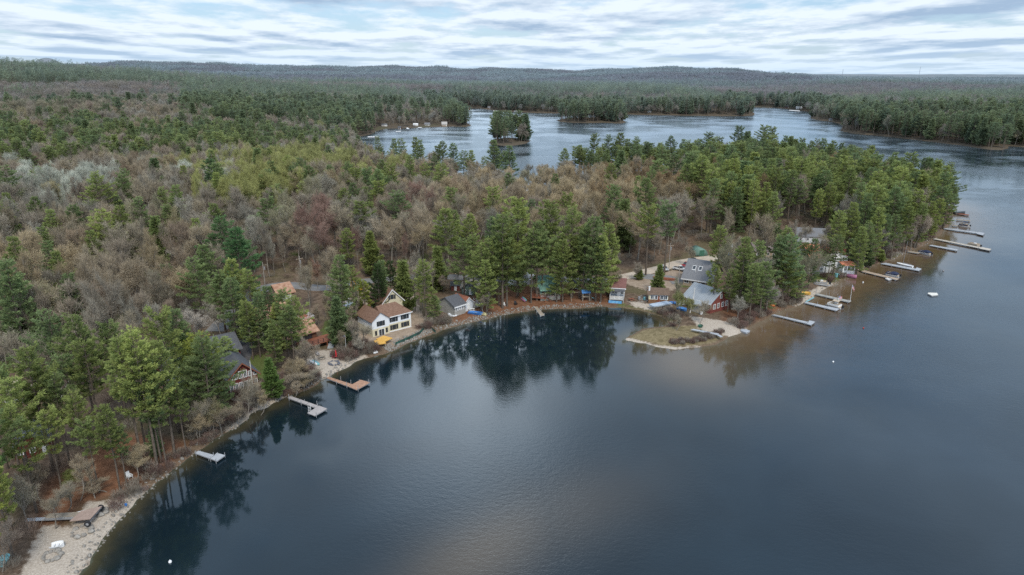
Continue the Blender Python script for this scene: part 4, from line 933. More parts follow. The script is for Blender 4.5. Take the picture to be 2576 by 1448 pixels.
# ------------------------------------------------------------------ boats
def hull_secs(L_, B, h_, n=9, flat=.6, stern=.75, z0=0.0, open_=True):
    out = []
    for i in range(n):
        t = i/(n-1); w_ = B/2 * (stern + (1-stern)*min(1, t*3)) * (1 if t < .5 else math.sqrt(max(0, 1-((t-.5)/.5)**2.2))) + .02
        y_ = -L_/2 + L_*t; sh = h_*(1+.25*t*t); k = z0 + .12*h_*t**3
        out.append([(-w_, y_, sh), (-w_*flat, y_, k), (w_*flat, y_, k), (w_, y_, sh), (w_*.86, y_, sh), (w_*flat*.8, y_, k+.10), (-w_*flat*.8, y_, k+.10), (-w_*.86, y_, sh)] if open_ else
                   [(-w_, y_, sh*.55), (-w_*flat, y_, k), (w_*flat, y_, k), (w_, y_, sh*.55), (w_*.7, y_, sh), (-w_*.7, y_, sh)])
    return out
def orient(A, B, z=0.0, ground=False):
    a, b = (G(*A), G(*B)) if ground else (Vector(P(*A, z)), Vector(P(*B, z)))
    d = b - a; c_ = (a+b)/2; return c_, math.atan2(d.y, d.x) - math.pi/2, math.hypot(d.x, d.y)
def pontoon(A, B, top, label, mode, L_=None, fence=None):
    c_, rz, ln = orient(A, B); L_ = L_ or min(8.0, max(4.6, ln)); kx = .82; o = empty('pontoon_boat', (c_.x, c_.y, .05), rz, label, 'pontoon boat'); o.scale = (kx, 1, kx)
    for x in (-.85, .85): MB().tube([(x, -L_/2, .1), (x, -L_/2+.15, .1), (x, L_/2-.8, .1), (x, L_/2-.1, .35)], [.05, .33, .33, .08], 10).build('pontoon', alum, o, True)
    MB().box(-1.22, 1.22, -L_/2+.3, L_/2-.4, .46, .55).build('deck', tan if mode != 'dark' else silverdeck, o)
    f = MB()
    for x in (-1.2, 1.2): f.box(x-.03, x+.03, -L_/2+.8, L_/2-.7, .552, 1.18)
    f.box(-1.17, 1.17, L_/2-.76, L_/2-.70, .552, 1.18); f.box(-1.17, 1.17, -L_/2+.8, -L_/2+.86, .552, 1.18); f.build('side_panel', fence or white, o)
    s = MB()
    for y0, y1 in ((-L_/2+1.0, -L_/2+2.3), (L_/2-2.6, L_/2-1.0)):
        for x0, x1 in ((-1.1, -.5), (.5, 1.1)): s.box(x0, x1, y0, y1, .56, .98); s.box(x0 if x0 < 0 else x1-.14, x0+.14 if x0 < 0 else x1, y0, y1, .981, 1.3)
    s.build('seat', tan, o); MB().box(.25, .95, -.4, .3, .56, 1.45).build('console', white, o)
    if mode == 'canopy':
        q = MB(); 
        for k in range(8):
            a0, a1 = -1+k*.25, -1+(k+1)*.25; z_ = lambda a: 2.35+.22*(1-a*a)
            q.hexa([(a0*1.2, -L_/2+.9, z_(a0)), (a1*1.2, -L_/2+.9, z_(a1)), (a1*1.2, L_/2-2.0, z_(a1)), (a0*1.2, L_/2-2.0, z_(a0))], .06)
        q.build('canopy', top, o); 
        for x in (-1.15, 1.15):
            for y in (-L_/2+1.0, L_/2-2.1): MB().tube([(x, 0, 1.1), (x, y, 2.36)], .025, 5).build('canopy_pole', alum, o)
    elif mode == 'cover':
        q = MB(); secs = []
        for i in range(9):
            t = i/8; y = -L_/2+.7+(L_-1.3)*t; hgt_ = 1.2+.55*math.sin(math.pi*min(1, t*1.15+.1)); secs.append([(-1.27, y, .75), (-1.25, y, 1.2), (-.5, y, hgt_), (.5, y, hgt_), (1.25, y, 1.2), (1.27, y, .75)])
        q.loft(secs).build('cover', top, o)
    MB().box(-.22, .22, -L_/2-.25, -L_/2+.28, .35, 1.15).build('outboard_motor', dark, o); return o
pontoon(c5([(735,1118)])[0], c5([(600,1082)])[0], tan, 'pontoon boat with tan canopy beside the pale grey dock', 'canopy')
pontoon(c5([(1325,803)])[0], c5([(1175,775)])[0], navy, 'pontoon boat under black cover beside the brown plank dock', 'cover')
pontoon(c5([(1648,582)])[0], c5([(1505,552)])[0], navy, 'grey hulled pontoon boat with navy cover beside the short shore dock', 'cover')
pontoon(c5([(2140,502)])[0], c5([(2000,474)])[0], tan, 'open tan pontoon boat moored on the longest dock', 'open', fence=mat('taupe_panel', (.38,.33,.27), .6, .1, 1))
pontoon(c5([(2025,296)])[0], c5([(1910,283)])[0], navy, 'navy canopied pontoon boat by the stub dock at the tip', 'canopy', fence=navy)
o = pontoon(c5([(600,880)])[0], c5([(470,868)])[0], navy, 'grey pontoon boat stored on the beach below the orange roofed house', 'open', fence=alum); g_ = G(*c5([(535,880)])[0]); o.location = (g_.x, g_.y, g_.z+.25)
def boat(name, A, B, m_, label, cat, wd=1.4, h_=.55, L_=None, ground=True, open_=True, inner=None, z=0.0, seats=2):
    c_, rz, ln = orient(A, B, 0, ground); L_ = L_ or ln; o = empty(name, (c_.x, c_.y, c_.z + z), rz, label, cat)
    MB().loft(hull_secs(L_, wd, h_, open_=open_, stern=.72 if wd > 1 else .25, flat=.55)).build('hull', m_, o, not open_)
    if open_:
        for i in range(seats): y = -L_*.28 + i*L_*.3; MB().box(-wd*.38, wd*.38, y-.12, y+.12, h_*.62, h_*.68).build('seat', inner or m_, o)
    return o
boat('rowboat', (128,1379), (163,1376), white, 'small white rowboat lying on the sandy beach', 'rowboat', 1.3, .5)
boat('rowboat', (2,1428), (20,1402), teal, 'teal and white boat at the leaf covered beach edge', 'rowboat', 1.2, .5)
boat('rowboat', c4([(898,1125)])[0], c4([(930,1116)])[0], greenp, 'dark green dinghy on the sand behind the stored dock', 'dinghy', 1.3, .5)
boat('kayak', c2b([(445,905)])[0], c2b([(660,800)])[0], orange, 'bright orange kayak on the stony bank below the red lodge', 'kayak', .75, .35, open_=False)
boat('kayak', c2b([(520,915)])[0], c2b([(720,810)])[0], greenp, 'dark green kayak beside the orange kayak', 'kayak', .75, .35, open_=False)
def cb(l): return [(772.8+a*.08896, 815.8+b_*.08896) for a, b_ in l]
boat('kayak', cb([(115,1080)])[0], cb([(240,1160)])[0], white, 'white kayak lying on the sandy beach', 'kayak', .8, .35, 3.2, open_=False)
boat('kayak', cb([(190,1070)])[0], cb([(310,1160)])[0], teal, 'teal kayak beside the white kayak on the sand', 'kayak', .8, .35, 3.2, open_=False)
boat('canoe', c3([(668,978)])[0], c3([(732,990)])[0], blue, 'blue canoe on the bank by the small grey cottage', 'canoe', 1.5, .6, 4)
boat('canoe', c3([(735,980)])[0], c3([(780,995)])[0], mat('pale_yellow', (.66,.60,.33), .5, .1, 2), 'pale yellow canoe beside the blue canoe', 'canoe', 1.2, .5, 3.4)
boat('kayak', c3([(1185,812)])[0], c3([(1228,858)])[0], pink, 'magenta kayak on the red needle ground', 'kayak', .8, .35, 3.6, open_=False)
boat('kayak', c3([(1200,805)])[0], c3([(1240,852)])[0], teal, 'pale teal kayak beside the magenta kayak', 'kayak', .8, .35, 3.6, open_=False)
boat('canoe', c4([(668,925)])[0], c4([(765,955)])[0], bluetarp, 'blue hulled skiff before the red cottage with grey roof', 'skiff', 1.5, .6)
o = boat('covered_boat', c4([(715,890)])[0], c4([(785,880)])[0], mat('pale_hull', (.60,.62,.65), .5, .1, 1), 'boat under white cover beside the red cottage', 'boat', 2.1, 1.3, 5, open_=False)
boat('motor_boat', c4([(1190,305)])[0], c4([(1260,295)])[0], white, 'white motor boat parked by the dirt road', 'motor boat', 2.0, .9, 5.5)
boat('motor_boat', c4([(1235,285)])[0], c4([(1285,265)])[0], carsilver, 'grey motor boat behind the white motor boat', 'motor boat', 2.0, .9, 5)
boat('paddle_boat', c4([(1990,765)])[0], c4([(2080,785)])[0], yellow, 'flat yellow paddle boat drawn up on the point beach', 'paddle boat', 1.8, .6)
boat('kayak', c4([(1645,890)])[0], c4([(1700,905)])[0], orange, 'orange kayak in the shade of the point pines', 'kayak', .8, .4, open_=False)
boat('jet_ski', c5([(800,795)])[0], c5([(862,815)])[0], pink, 'pink and white covered water scooter beached at the lawn edge', 'water scooter', 1.3, 1.0, 3.6, open_=False)
boat('skiff', c5([(1895,168)])[0], c5([(1955,165)])[0], cardark, 'dark boat at the farthest brown dock', 'boat', 2.0, 1.1, 6, ground=False, open_=False)
boat('rowboat', c5([(860,700)])[0], c5([(885,708)])[0], teal, 'pale teal rowboat at the foot of the brown plank dock', 'rowboat', 1.2, .5, 3)
boat('rowboat', (0,1021), (42,1017), white, 'long white boat stored in the trees far from the beach', 'boat', 2.0, .8, 5)
c_, rz, ln = orient(c5([(1425,704)])[0], c5([(1320,682)])[0]); sb = empty('sailboat', (c_.x, c_.y, 0), rz, 'small sailboat with bare mast at the pale dock', 'sailboat')
MB().loft(hull_secs(5.2, 1.7, .7, flat=.4)).build('hull', white, sb); MB().tube([(0, .6, .2), (0, .3, 8.6)], [.06, .04], 6).build('mast', alum, sb); MB().tube([(0, .55, 1.2), (0, -2.2, 1.1)], .05, 6).build('boom', alum, sb); MB().box(-.6,.6,-1.8,.4,.35,.42).build('cockpit', bluetarp, sb)
# buoys
for px, py, m_, r_, lb in ((428,1414,white,.22,'white mooring buoy off the bottom beach'), (2096,911,white,.2,'small white mooring buoy in open water'), (2171,711,white,.22,'white mooring buoy between the beach and the plank dock'), (2172,826,mat('faded_red_float', (.40,.06,.05), .6, .1, 2),.2,'small red buoy in open water'), (2373,682,mat('grey_buoy',(.25,.25,.26),.6,.1,2),.3,'grey buoy beyond the sailboat dock')):
    q = MB(); q.loft([[(r_*math.sin(a)*math.cos(b_), r_*math.sin(a)*math.sin(b_), -r_*math.cos(a)*1.1) for b_ in np.linspace(0, 2*math.pi, 9)[:-1]] for a in np.linspace(.15, math.pi-.15, 7)]); q.tube([(0,0,r_),(0,0,r_*1.5)], .04, 5)
    b_ = q.build('buoy', m_, None, True); b_.location = P(px, py, .08); tag(b_, lb, 'buoy')
# ------------------------------------------------------------------ vehicles
def vehicle(kind, A, B, m_, label, cat):
    c_, rz, ln = orient(A, B, 0, True); o = empty(kind, (c_.x, c_.y, c_.z+.1), rz, label, cat); o.scale = (.8, .8, .8); L_, W_ = (5.4, 1.95) if 'pickup' in kind else (4.7, 1.9)
    prof = [(-L_/2, .5), (-L_/2, .98), (-.4, 1.0), (.05, 1.0), (L_*.16, 1.75), (0, 0)] if 0 else None
    def ex(pr, w0, w1, nm, mm, par):
        v = [(-w0, y, z) if z < 1.1 else (-w1, y, z) for y, z in pr]; w2 = [(-x, y, z) for x, y, z in v]; n = len(pr)
        return MB().add(v + w2, [tuple(range(n)), tuple(range(2*n-1, n-1, -1))] + [(i, i+n, (i+1)%n+n, (i+1)%n) for i in range(n)]).build(nm, mm, par, bev=.06)
    h = L_/2
    ex([(-h, .42), (h, .42), (h, .82), (h-.25, .98), (h-1.4, 1.06), (-h, 1.06)], W_/2, W_/2, 'body', m_, o)
    if 'pickup' in kind: cabn = [(-.5, 1.065), (1.35, 1.065), (.65, 1.78), (-.35, 1.80)]
    else: cabn = [(-h+.1, 1.065), (1.35, 1.065), (.6, 1.68), (-h+.5, 1.70)]
    cb_ = ex(cabn, W_/2-.06, W_/2-.22, 'cabin', glass, o); r0 = cabn[3][0]+.05; r1 = cabn[2][0]-.05
    MB().box(-W_/2+.2, W_/2-.2, r0, r1, 1.80, 1.86).build('roof', m_, o) if 'pickup' in kind else MB().box(-W_/2+.2, W_/2-.2, r0, r1, 1.70, 1.76).build('roof', m_, o)
    if 'pickup' in kind: MB().box(-W_/2+.15, W_/2-.15, -h+.12, -.6, 1.062, 1.07).build('bed', dark, o)
    for y in (-h+.95, h-.95):
        for x in (-W_/2+.02, W_/2-.02):
            wh = MB().tube([(x-.13, y, .36), (x+.13, y, .36)], .37, 14).build('wheel', dark, o); MB().tube([(x-.14, y, .36), (x+.14, y, .36)], .19, 10).build('rim', alum, wh)
    for x in (-.68, .68): MB().box(x-.2, x+.2, h-.01, h+.03, .70, .86).build('headlight', white, o); MB().box(x-.15, x+.15, -h-.03, -h+.01, .75, .95).build('taillight', redp, o)
    return o
vehicle('pickup_truck', c4([(650,510)])[0], c4([(738,528)])[0], carwhite, 'white pickup truck parked on the grey gravel drive', 'pickup truck')
vehicle('pickup_truck', c4([(800,470)])[0], c4([(730,490)])[0], carred, 'dark red pickup truck behind the white pickup', 'pickup truck')
vehicle('parked_car', c4([(500,505)])[0], c4([(545,530)])[0], carsilver, 'silver car parked under the two tall roadside pines', 'car')
vehicle('parked_car', c4([(815,440)])[0], c4([(850,425)])[0], cardark, 'black car parked by the bend of the dirt road', 'car')
vehicle('parked_car', (1215,702), (1240,706), cardark, 'dark car on the road behind the small grey cottage', 'car')
vehicle('parked_car', (2250,600), (2268,592), carwhite, 'white car half hidden near the shore of the outer point', 'car')
vehicle('parked_car', (600,775), (620,752), carwhite, 'white car beside the road above the lake houses', 'car')
# excavator
g_ = G(900,735); e = empty('excavator', g_, .8, 'yellow excavator digging above the white house', 'excavator'); e.scale = (.75, .75, .75); ym = mat('digger_yellow', (.62,.36,.06), .5, .1, 2)
for x in (-1.1, 1.1): MB().box(x-.3, x+.3, -1.8, 1.8, 0, .8).build('track', dark, e)
MB().box(-1.2, 1.2, -1.6, 1.0, .85, 1.9).build('body', ym, e, bev=.1); MB().box(-1.1, -.1, .2, 1.5, 1.91, 2.9).build('cab', glass, e); MB().tube([(.5, .8, 1.7), (.5, 3.4, 4.0), (.5, 5.0, 2.6)], .22, 6).build('boom', ym, e); MB().tube([(.5, 5.0, 2.6), (.5, 5.2, .9)], .16, 6).build('arm', ym, e); MB().box(.1, .9, 4.7, 5.5, .2, .9).build('bucket', dark, e)
# ------------------------------------------------------------------ poles, flags, masts
def pole(A, h_, label, arm=True, r_=.14, m_=None, name='utility_pole'):
    g_ = G(*A); o = empty(name, g_, rnd.uniform(0, 1), label, 'pole'); MB().tube([(0,0,-.5),(0,0,h_)], [r_, r_*.7], 8).build('shaft', m_ or mat('grey_pole', (.34,.31,.28), .9, .2, 3), o)
    if arm: MB().box(-1.1, 1.1, -.06, .06, h_-.8, h_-.66).build('crossarm', deckold, o); MB().tube([(.3,.25,h_-2.2),(.3,.25,h_-1.3)], .22, 8).build('transformer', alum, o)
pole(c4([(575,530)])[0], 9, 'tall utility pole with crossarm beside the silver car'); pole(c4([(675,700)])[0], 6.5, 'short pale pole between the cream cabin and the skylight house', False)
pole((1300,712), 9, 'utility pole on the road behind the cove pines'); pole((760,722), 9, 'utility pole at the road bend above the garage'); pole((668,730), 8, 'utility pole by the dark asphalt driveway')
def flag(A, h_, label, z=None, size=1.5, az=0.0, droop=.3):
    g_ = G(*A) if z is None else Vector(P(*A, z)); o = empty('flagpole', g_, az, label, 'flagpole'); MB().tube([(0,0,-.3),(0,0,h_)], [.05,.035], 6).build('pole', white, o)
    f = MB(); n = 10; rows = 13; L_ = size; Hh = size*.55
    pt = lambda i, j: (L_*i/n*(1-droop*.4), .10*math.sin(i*.9)*i/n*2, h_-.1-Hh*j/rows-droop*L_*.55*(i/n)**1.3)
    for j in range(rows):
        for i in range(n):
            f.cur = 2 if (j < 7 and i < 4) else (j % 2); f.add([pt(i, j), pt(i+1, j), pt(i+1, j+1), pt(i, j+1)], [(0,1,2,3)])
    f.build('flag', [mat('flag_red', (.50,.03,.05), .8, .05, 2), mat('flag_white', (.75,.75,.76), .8, .05, 2), mat('flag_blue', (.03,.05,.22), .8, .3, 14, col2=(.30,.33,.48))], o); return o
flag(cb([(1110,845)])[0], 4.6, 'flagpole with striped flag at the back of the sandy beach', az=math.pi+.2)
flag(c5([(825,1042)])[0], 4.8, 'flagpole with hanging striped flag on the long dock end', z=.5, size=1.6, droop=1.3)
flag(c5([(700,1092)])[0], 2.9, 'short staff with striped flag above the tan pontoon boat', z=.6, size=1.3, az=.3)
def mast(A, D_, h_, label):
    x = (A[0]-CX)/1798*D_; z_ = hgt(x, D_); o = empty('radio_mast', (x, D_, z_), 0, label, 'radio mast'); q = MB()
    for k in range(3): a = k*2.094; q.tube([(2.2*math.cos(a), 2.2*math.sin(a), -5), (.8*math.cos(a), .8*math.sin(a), h_)], .45, 4)
    for z2 in np.arange(5, h_, 12): q.tube([(2,0,z2),(-1,1.7,z2+6),(-1,-1.7,z2+12)], .25, 3)
    q.build('lattice', mat('mast_grey', (.30,.33,.38), .8, .1, .1), o)
mast((2119,182), 6000, 85, 'short thin radio mast on the far right ridge'); mast((2312,180), 6800, 120, 'taller faint radio mast on the far right horizon')
# ------------------------------------------------------------------ things on the shores
def chair(A, m_, label, rz):
    g_ = G(*A); o = empty('lawn_chair', g_, rz, label, 'chair'); o.scale = (.9, .9, .9); MB().hexa([(-.35,-.35,.42),(.35,-.35,.42),(.35,.3,.34),(-.35,.3,.34)], .06).build('seat', m_, o); MB().hexa([(-.35,.3,.34),(.35,.3,.34),(.35,.62,1.1),(-.35,.62,1.1)], .05).build('backrest', m_, o)
    for x in (-.36, .36):
        for y in (-.33, .3): MB().box(x-.04, x+.04, y-.04, y+.04, 0, .6).build('leg', m_, o)
        MB().box(x-.07, x+.07, -.45, .4, .601, .65).build('armrest', m_, o)
gp_ = mat('grey_plastic', (.30,.30,.32), .7, .1, 2); mr = mat('maroon_plastic', (.20,.04,.05), .7, .1, 2)
for a, m_, lb, r_ in ((cb([(690,930)])[0], gp_, 'grey beach chair left of the maroon chair', .3), (cb([(770,970)])[0], mr, 'maroon beach chair beside the red umbrella', -.2), (cb([(918,900)])[0], dark, 'black beach chair right of the red umbrella', -.5), (c1([(700,925)])[0], white, 'white lawn chair in the leaves above the bottom beach', 1.), (cb([(300,900)])[0], gp_, 'grey chair at the edge of the sandy beach terrace', .6),
                      (c3([(1000,898)])[0], white, 'white lawn chair between the cove pines', .2), (c3([(1028,890)])[0], mat('brown_plastic', (.25,.16,.12), .7, .1, 2), 'brown lawn chair beside the white one in the cove', -.2), (c3([(1128,885)])[0], dark, 'black chair standing alone on the red needles', .4)): chair(a, m_, lb, r_)
g_ = G(*cb([(838,990)])[0]); o = empty('folded_umbrella', g_, .3, 'folded red beach umbrella between two chairs', 'umbrella'); MB().tube([(0,0,0),(-.15,0,2.3)], .03, 5).build('pole', alum, o); MB().tube([(-.04,0,.6),(-.1,0,1.4),(-.15,0,2.25)], [.22,.16,.03], 8).build('canopy', redp, o)
g_ = G(*cb([(945,790)])[0]); o = empty('game_board', g_, -.1, 'white board leaning at the back of the sandy beach', 'board'); MB().hexa([(-.3,0,.05),(.3,0,.05),(.3,.35,1.25),(-.3,.35,1.25)], .05).build('panel', mat('pale_board', (.70,.74,.76), .6, .05, 2), o); MB().box(-.25,.25,.32,.38,0,.8).build('stand', alum, o)
def picnic(A, rz, m_, label):
    g_ = G(*A); o = empty('picnic_table', g_, rz, label, 'picnic table'); o.scale = (.85, .85, .85); MB().box(-.9,.9,-.38,.38,.72,.77).build('tabletop', m_, o)
    for y in (-.75, .75): MB().box(-.9,.9,y-.14,y+.14,.42,.46).build('bench', m_, o)
    for x in (-.6, .6):
        for s_ in (-1, 1): MB().tube([(x, s_*.75, 0), (x, s_*.25, .715)], .05, 4).build('leg', m_, o)
picnic(cb([(420,985)])[0], .5, deckold, 'weathered picnic table on the sandy beach terrace'); picnic(c4([(180,840)])[0], .5, redwood, 'red brown picnic table beside the blue grey cottage'); picnic(c3([(660,950)])[0], .3, white, 'white picnic table right of the small grey cottage')
def yellow_table(A, B, label, rz_off=0):
    c_, rz, ln = orient(A, B, 0, True); o = empty('yellow_platform', c_, rz+rz_off, label, 'platform'); MB().box(-1.3,1.3,-ln/2,ln/2,.9,1.08).build('deck', mat('amber_boards', (.70,.40,.09), .6, .12, 1.5), o)
    for x in (-1.1,1.1):
        for y in (-ln/2+.2, ln/2-.2): MB().box(x-.06,x+.06,y-.06,y+.06,-.3,.898).build('leg', deckold, o)
yellow_table(cb([(1930,640)])[0], cb([(2190,610)])[0], 'amber yellow raft platform nearest the water by the brush'); yellow_table(cb([(2060,480)])[0], cb([(2310,580)])[0], 'amber yellow raft platform behind the first one')
def stairs(A, B, m_, label, n=9):
    a, b_ = G(*A), G(*B); d = b_-a; o = empty('steps', a, math.atan2(d.y, d.x)-math.pi/2, label, 'steps'); ln = math.hypot(d.x, d.y); hh = max(d.z, 0)+1.2
    for i in range(n): MB().box(-.6,.6, ln*i/n, ln*(i+.7)/n, hh*i/n, hh*i/n+.12).build('step', m_, o)
    MB().hexa([(-.66,0,.0),(-.6,0,.0),(-.6,ln,hh-.1),(-.66,ln,hh-.1)], .2).build('stringer', m_, o); MB().hexa([(.6,0,.0),(.66,0,.0),(.66,ln,hh-.1),(.6,ln,hh-.1)], .2).build('stringer', m_, o)
stairs(cb([(655,690)])[0], cb([(740,470)])[0], mat('pale_steps', (.48,.52,.56), .7, .1, 2), 'pale open steps climbing beside the copper roofed house')
def rocks(A, n, r_, label, name='fire_pit', cat='fire pit', m_=None, sz=.3):
    g_ = G(*A); o = empty(name, g_, 0, label, cat)
    for i in range(n):
        a = 6.283*i/n; s = sz*rnd.uniform(.7, 1.4); q = MB(); x, y = r_*math.cos(a)*rnd.uniform(.85,1.1), r_*math.sin(a)*rnd.uniform(.85,1.1)
        q.loft([[(x+s*k*math.cos(b_)*rnd.uniform(.8,1.2), y+s*k*math.sin(b_)*rnd.uniform(.8,1.2), z_*s) for b_ in np.linspace(0, 6.283, 7)[:-1]] for k, z_ in ((.8,-.2),(1,.25),(.6,.8),(.1,.95))]); q.build('stone', m_ or rock, o)
rocks((130,1400), 14, 1.0, 'ring of fire pit stones on the lower beach'); rocks(cb([(760,1110)])[0], 12, 1.1, 'blue grey ring of stones on the sandy beach', m_=mat('slate', (.12,.13,.16), .8, .3, 2), sz=.32)
rocks((205,1338), 9, 1.2, 'loose pile of flat stones beside the wheeled dock', 'stone_pile', 'stones', sz=.42); rocks((256,1290), 5, .7, 'pale boulders behind the grey bin', 'stone_pile', 'stones', sz=.5)
rocks(cb([(1915,815)])[0], 4, .35, 'white boulders at the brush edge below the amber platforms', 'stone_pile', 'stones', m_=white, sz=.35); rocks(c3([(465,990)])[0], 9, 1.0, 'white heap of stones left of the small grey cottage', 'stone_pile', 'stones', m_=tarp, sz=.4)
# wheeled dock on the bottom beach
a, b_ = G(68,1313), G(243,1312); o = empty('wheeled_dock', a, math.atan2(b_.y-a.y, b_.x-a.x), 'long roll in dock on wheels resting on the bottom beach', 'dock'); Ln = (b_-a).length
MB().box(0, Ln*.36, -.35, .35, .25, .33).build('gangway', silverdeck, o); MB().box(Ln*.30, Ln*.76, -.62, .62, .6, .72).build('decking', deckold, o); MB().hexa([(Ln*.72,-1.6,.85),(Ln,-1.3,.85),(Ln+.2,1.6,.85),(Ln*.76,.62,.85)], .1).build('platform', mat('pinkish_boards', (.36,.27,.23), .85, .15, 2), o)
MB().box(Ln*.3, Ln*.98, -.72, -.62, .5, .8).build('side_rail', alum, o); MB().tube([(Ln*.98,-1.6,.3),(Ln*.98,1.9,.3)], .05, 5).build('axle', alum, o)
for y in (-1.8, 1.9): w_ = MB().tube([(Ln*.98, y-.12, .4), (Ln*.98, y+.12, .4)], .42, 14).build('wheel', dark, o); MB().tube([(Ln*.98, y-.13, .4), (Ln*.98, y+.13, .4)], .2, 10).build('rim', alum, w_)
g_ = G(202,1302); o = empty('storage_bin', g_, .5, 'grey blue storage bin behind the wheeled dock', 'bin'); MB().box(-.7,.7,-.4,.4,0,.62).build('body', mat('grey_bin', (.33,.36,.40), .6, .1, 2), o, bev=.05); MB().box(-.74,.74,-.44,.44,.625,.72).build('lid', white, o)
g_ = G(317,1273); q = MB().tube([(0,0,0),(0,0,.32)], [.15,.2], 10).build('bucket', blue, None); q.location = g_; tag(q, 'small bright blue bucket on the sand near the shoreline', 'bucket')
g_ = G(1310,714); o = empty('tarped_trailer', g_, .1, 'load of boats under billowing white tarps behind the cove pines', 'tarped load')
for cx_, w_, hh in ((-1.5, 4.5, 2.6), (2.6, 4.8, 3.2), (6.2, 3.4, 1.8)):
    q = MB(); secs = []
    for i in range(8): t = i/7; y = -1.8+3.6*t; k = math.sin(math.pi*(.15+.7*t)); secs.append([(cx_-w_/2, y, 0), (cx_-w_/2*.9, y, hh*.5*k+.2*rnd.random()), (cx_-w_*.15, y, hh*k+.4*rnd.random()), (cx_+w_*.2, y, hh*.85*k+.4*rnd.random()), (cx_+w_/2*.9, y, hh*.45*k), (cx_+w_/2, y, 0)])
    q.loft(secs).build('tarp', tarp, o)
g_ = G(*c4([(1270,365)])[0]); q = MB(); q.loft([[(-2,y,0),(-1.6,y,.7+.2*rnd.random()),(0,y,1.0+.3*rnd.random()),(1.6,y,.7),(2,y,0)] for y in (-1.4,-.5,.5,1.4)]); b_ = q.build('tarp_heap', bluetarp); b_.location = g_; tag(b_, 'bright blue tarp spread over a heap beside the dirt road', 'tarp')
# playset, slide, log stacks, trailer, silt fence
g_ = G(*c3([(1865,835)])[0]); o = empty('playset', g_, .1, 'timber playset with blue roof among the cove pines', 'playset')
for x in (-.9,.9):
    for y in (-.9,.9): MB().box(x-.07,x+.07,y-.07,y+.07,0,2.6).build('post', deckold, o)
MB().box(-1,1,-1,1,1.2,1.3).build('platform', deckold, o); MB().roof(-1,1,-1,1,2.5,.6,'x',.2,.06).build('roof', bluetarp, o); MB().tube([(-1,0,2.4),(-4,0,2.4)], .07, 5).build('swing_beam', deckold, o); MB().hexa([(1,-.3,1.25),(1,.3,1.25),(3,.3,.2),(3,-.3,.2)], .06).build('slide', teal, o)
for y in (-.8,.8): MB().tube([(-4,0,2.4),(-4,y,0)], .06, 5).build('post', deckold, o)
g_ = G(*c5([(688,800)])[0]); o = empty('toy_slide', g_, .6, 'pale blue toy slide on the green lawn', 'slide'); MB().hexa([(0,-.3,1.3),(0,.3,1.3),(2.2,.3,.15),(2.2,-.3,.15)], .08).build('chute', teal, o); MB().box(-.5,0,-.35,.35,0,1.3).build('ladder', teal, o)
for A, rz, n, lb in ((cb([(0,0)])[0], 0, 0, ''), ((846,776), .7, 9, 'stack of cut logs below the white storage shed'), ((1668,703), -.35, 6, 'long red brown timbers along the grey gravel drive'), ((612,700), .2, 5, 'fallen logs beside the road bend')):
    if not n: continue
    g_ = G(*A); o = empty('log_stack', g_, rz, lb, 'logs')
    for i in range(n): x = (i % 4)*.42-.8; z_ = .2+.36*(i//4); MB().tube([(-3+rnd.random(), x, z_), (3+rnd.random(), x+rnd.uniform(-.2,.2), z_)], .19, 7).build('log', lightwood if 'cut' in lb else redwood, o)
fp = [G(*q) for q in [(994,870),(1012,862),(1035,852),(1055,842),(1068,829),(1073,817),(1080,822),(1090,834),(1097,839)]]
q = MB(); 
for a, b_ in zip(fp[:-1], fp[1:]): d = (b_-a).normalized(); nrm = Vector((-d.y, d.x, 0))*.04; q.hexa([a-nrm+Vector((0,0,.75)), b_-nrm+Vector((0,0,.75)), b_+nrm+Vector((0,0,.65)), a+nrm+Vector((0,0,.65))], .85)
b_ = empty('silt_fence', fp[0], 0, 'sagging black and green silt fence around the white house bank', 'silt fence'); o = q.build('fabric', mat('silt_fabric', (.025,.035,.035), .8, .4, 1, col2=(.04,.13,.10)), b_); o.data.transform(__import__('mathutils').Matrix.Translation(-fp[0]))
for p_ in fp: s_ = MB().box(-.03,.03,-.03,.03,-.2,1.0).build('stake', deckold, b_); s_.location = p_ - fp[0]
o = empty('boat_trailer', G(*c4([(485,905)])[0]), .5, 'blue grey float on a trailer before the cream cabin', 'trailer'); MB().box(-3,3,-1.1,1.1,.6,.95).build('float', mat('pale_blue_float', (.42,.50,.60), .6, .1, 1), o); MB().tube([(-3.4,0,.5),(3.8,0,.5)], .06, 5).build('tongue', alum, o)
for y in (-1.2,1.2): MB().tube([(0,y-.1,.3),(0,y+.1,.3)], .32, 12).build('wheel', dark, o)
g_ = G(*c4([(590,868)])[0])
for (zx, zy), m_, nm, lb in (((320,832), teal, 'barrel', 'pale teal barrel in front of the blue grey cottage yard'), ((262,828), alum, 'barrel', 'grey barrel left of the teal barrel'), ((685,845), orange, 'gas_can', 'orange container right of the cream cabin'), ((645,870), blue, 'storage_tote', 'blue tote on the ground right of the cream cabin'), ((600,868), blue, 'storage_tote', 'blue tote nearest the cream cabin'), ((920,985), white, 'barrel', 'white tub before the red cottage')):
    g_ = G(*c4([(zx,zy)])[0]); q = MB()
    if nm == 'barrel': q.tube([(0,0,0),(0,0,.1),(0,0,.8),(0,0,.85)], [.3,.36,.36,.3], 12)
    else: q.box(-.45,.45,-.3,.3,0,.4); q.box(-.48,.48,-.33,.33,.405,.47)
    b_ = q.build(nm, m_); b_.location = g_; tag(b_, lb, nm.replace('_', ' '))
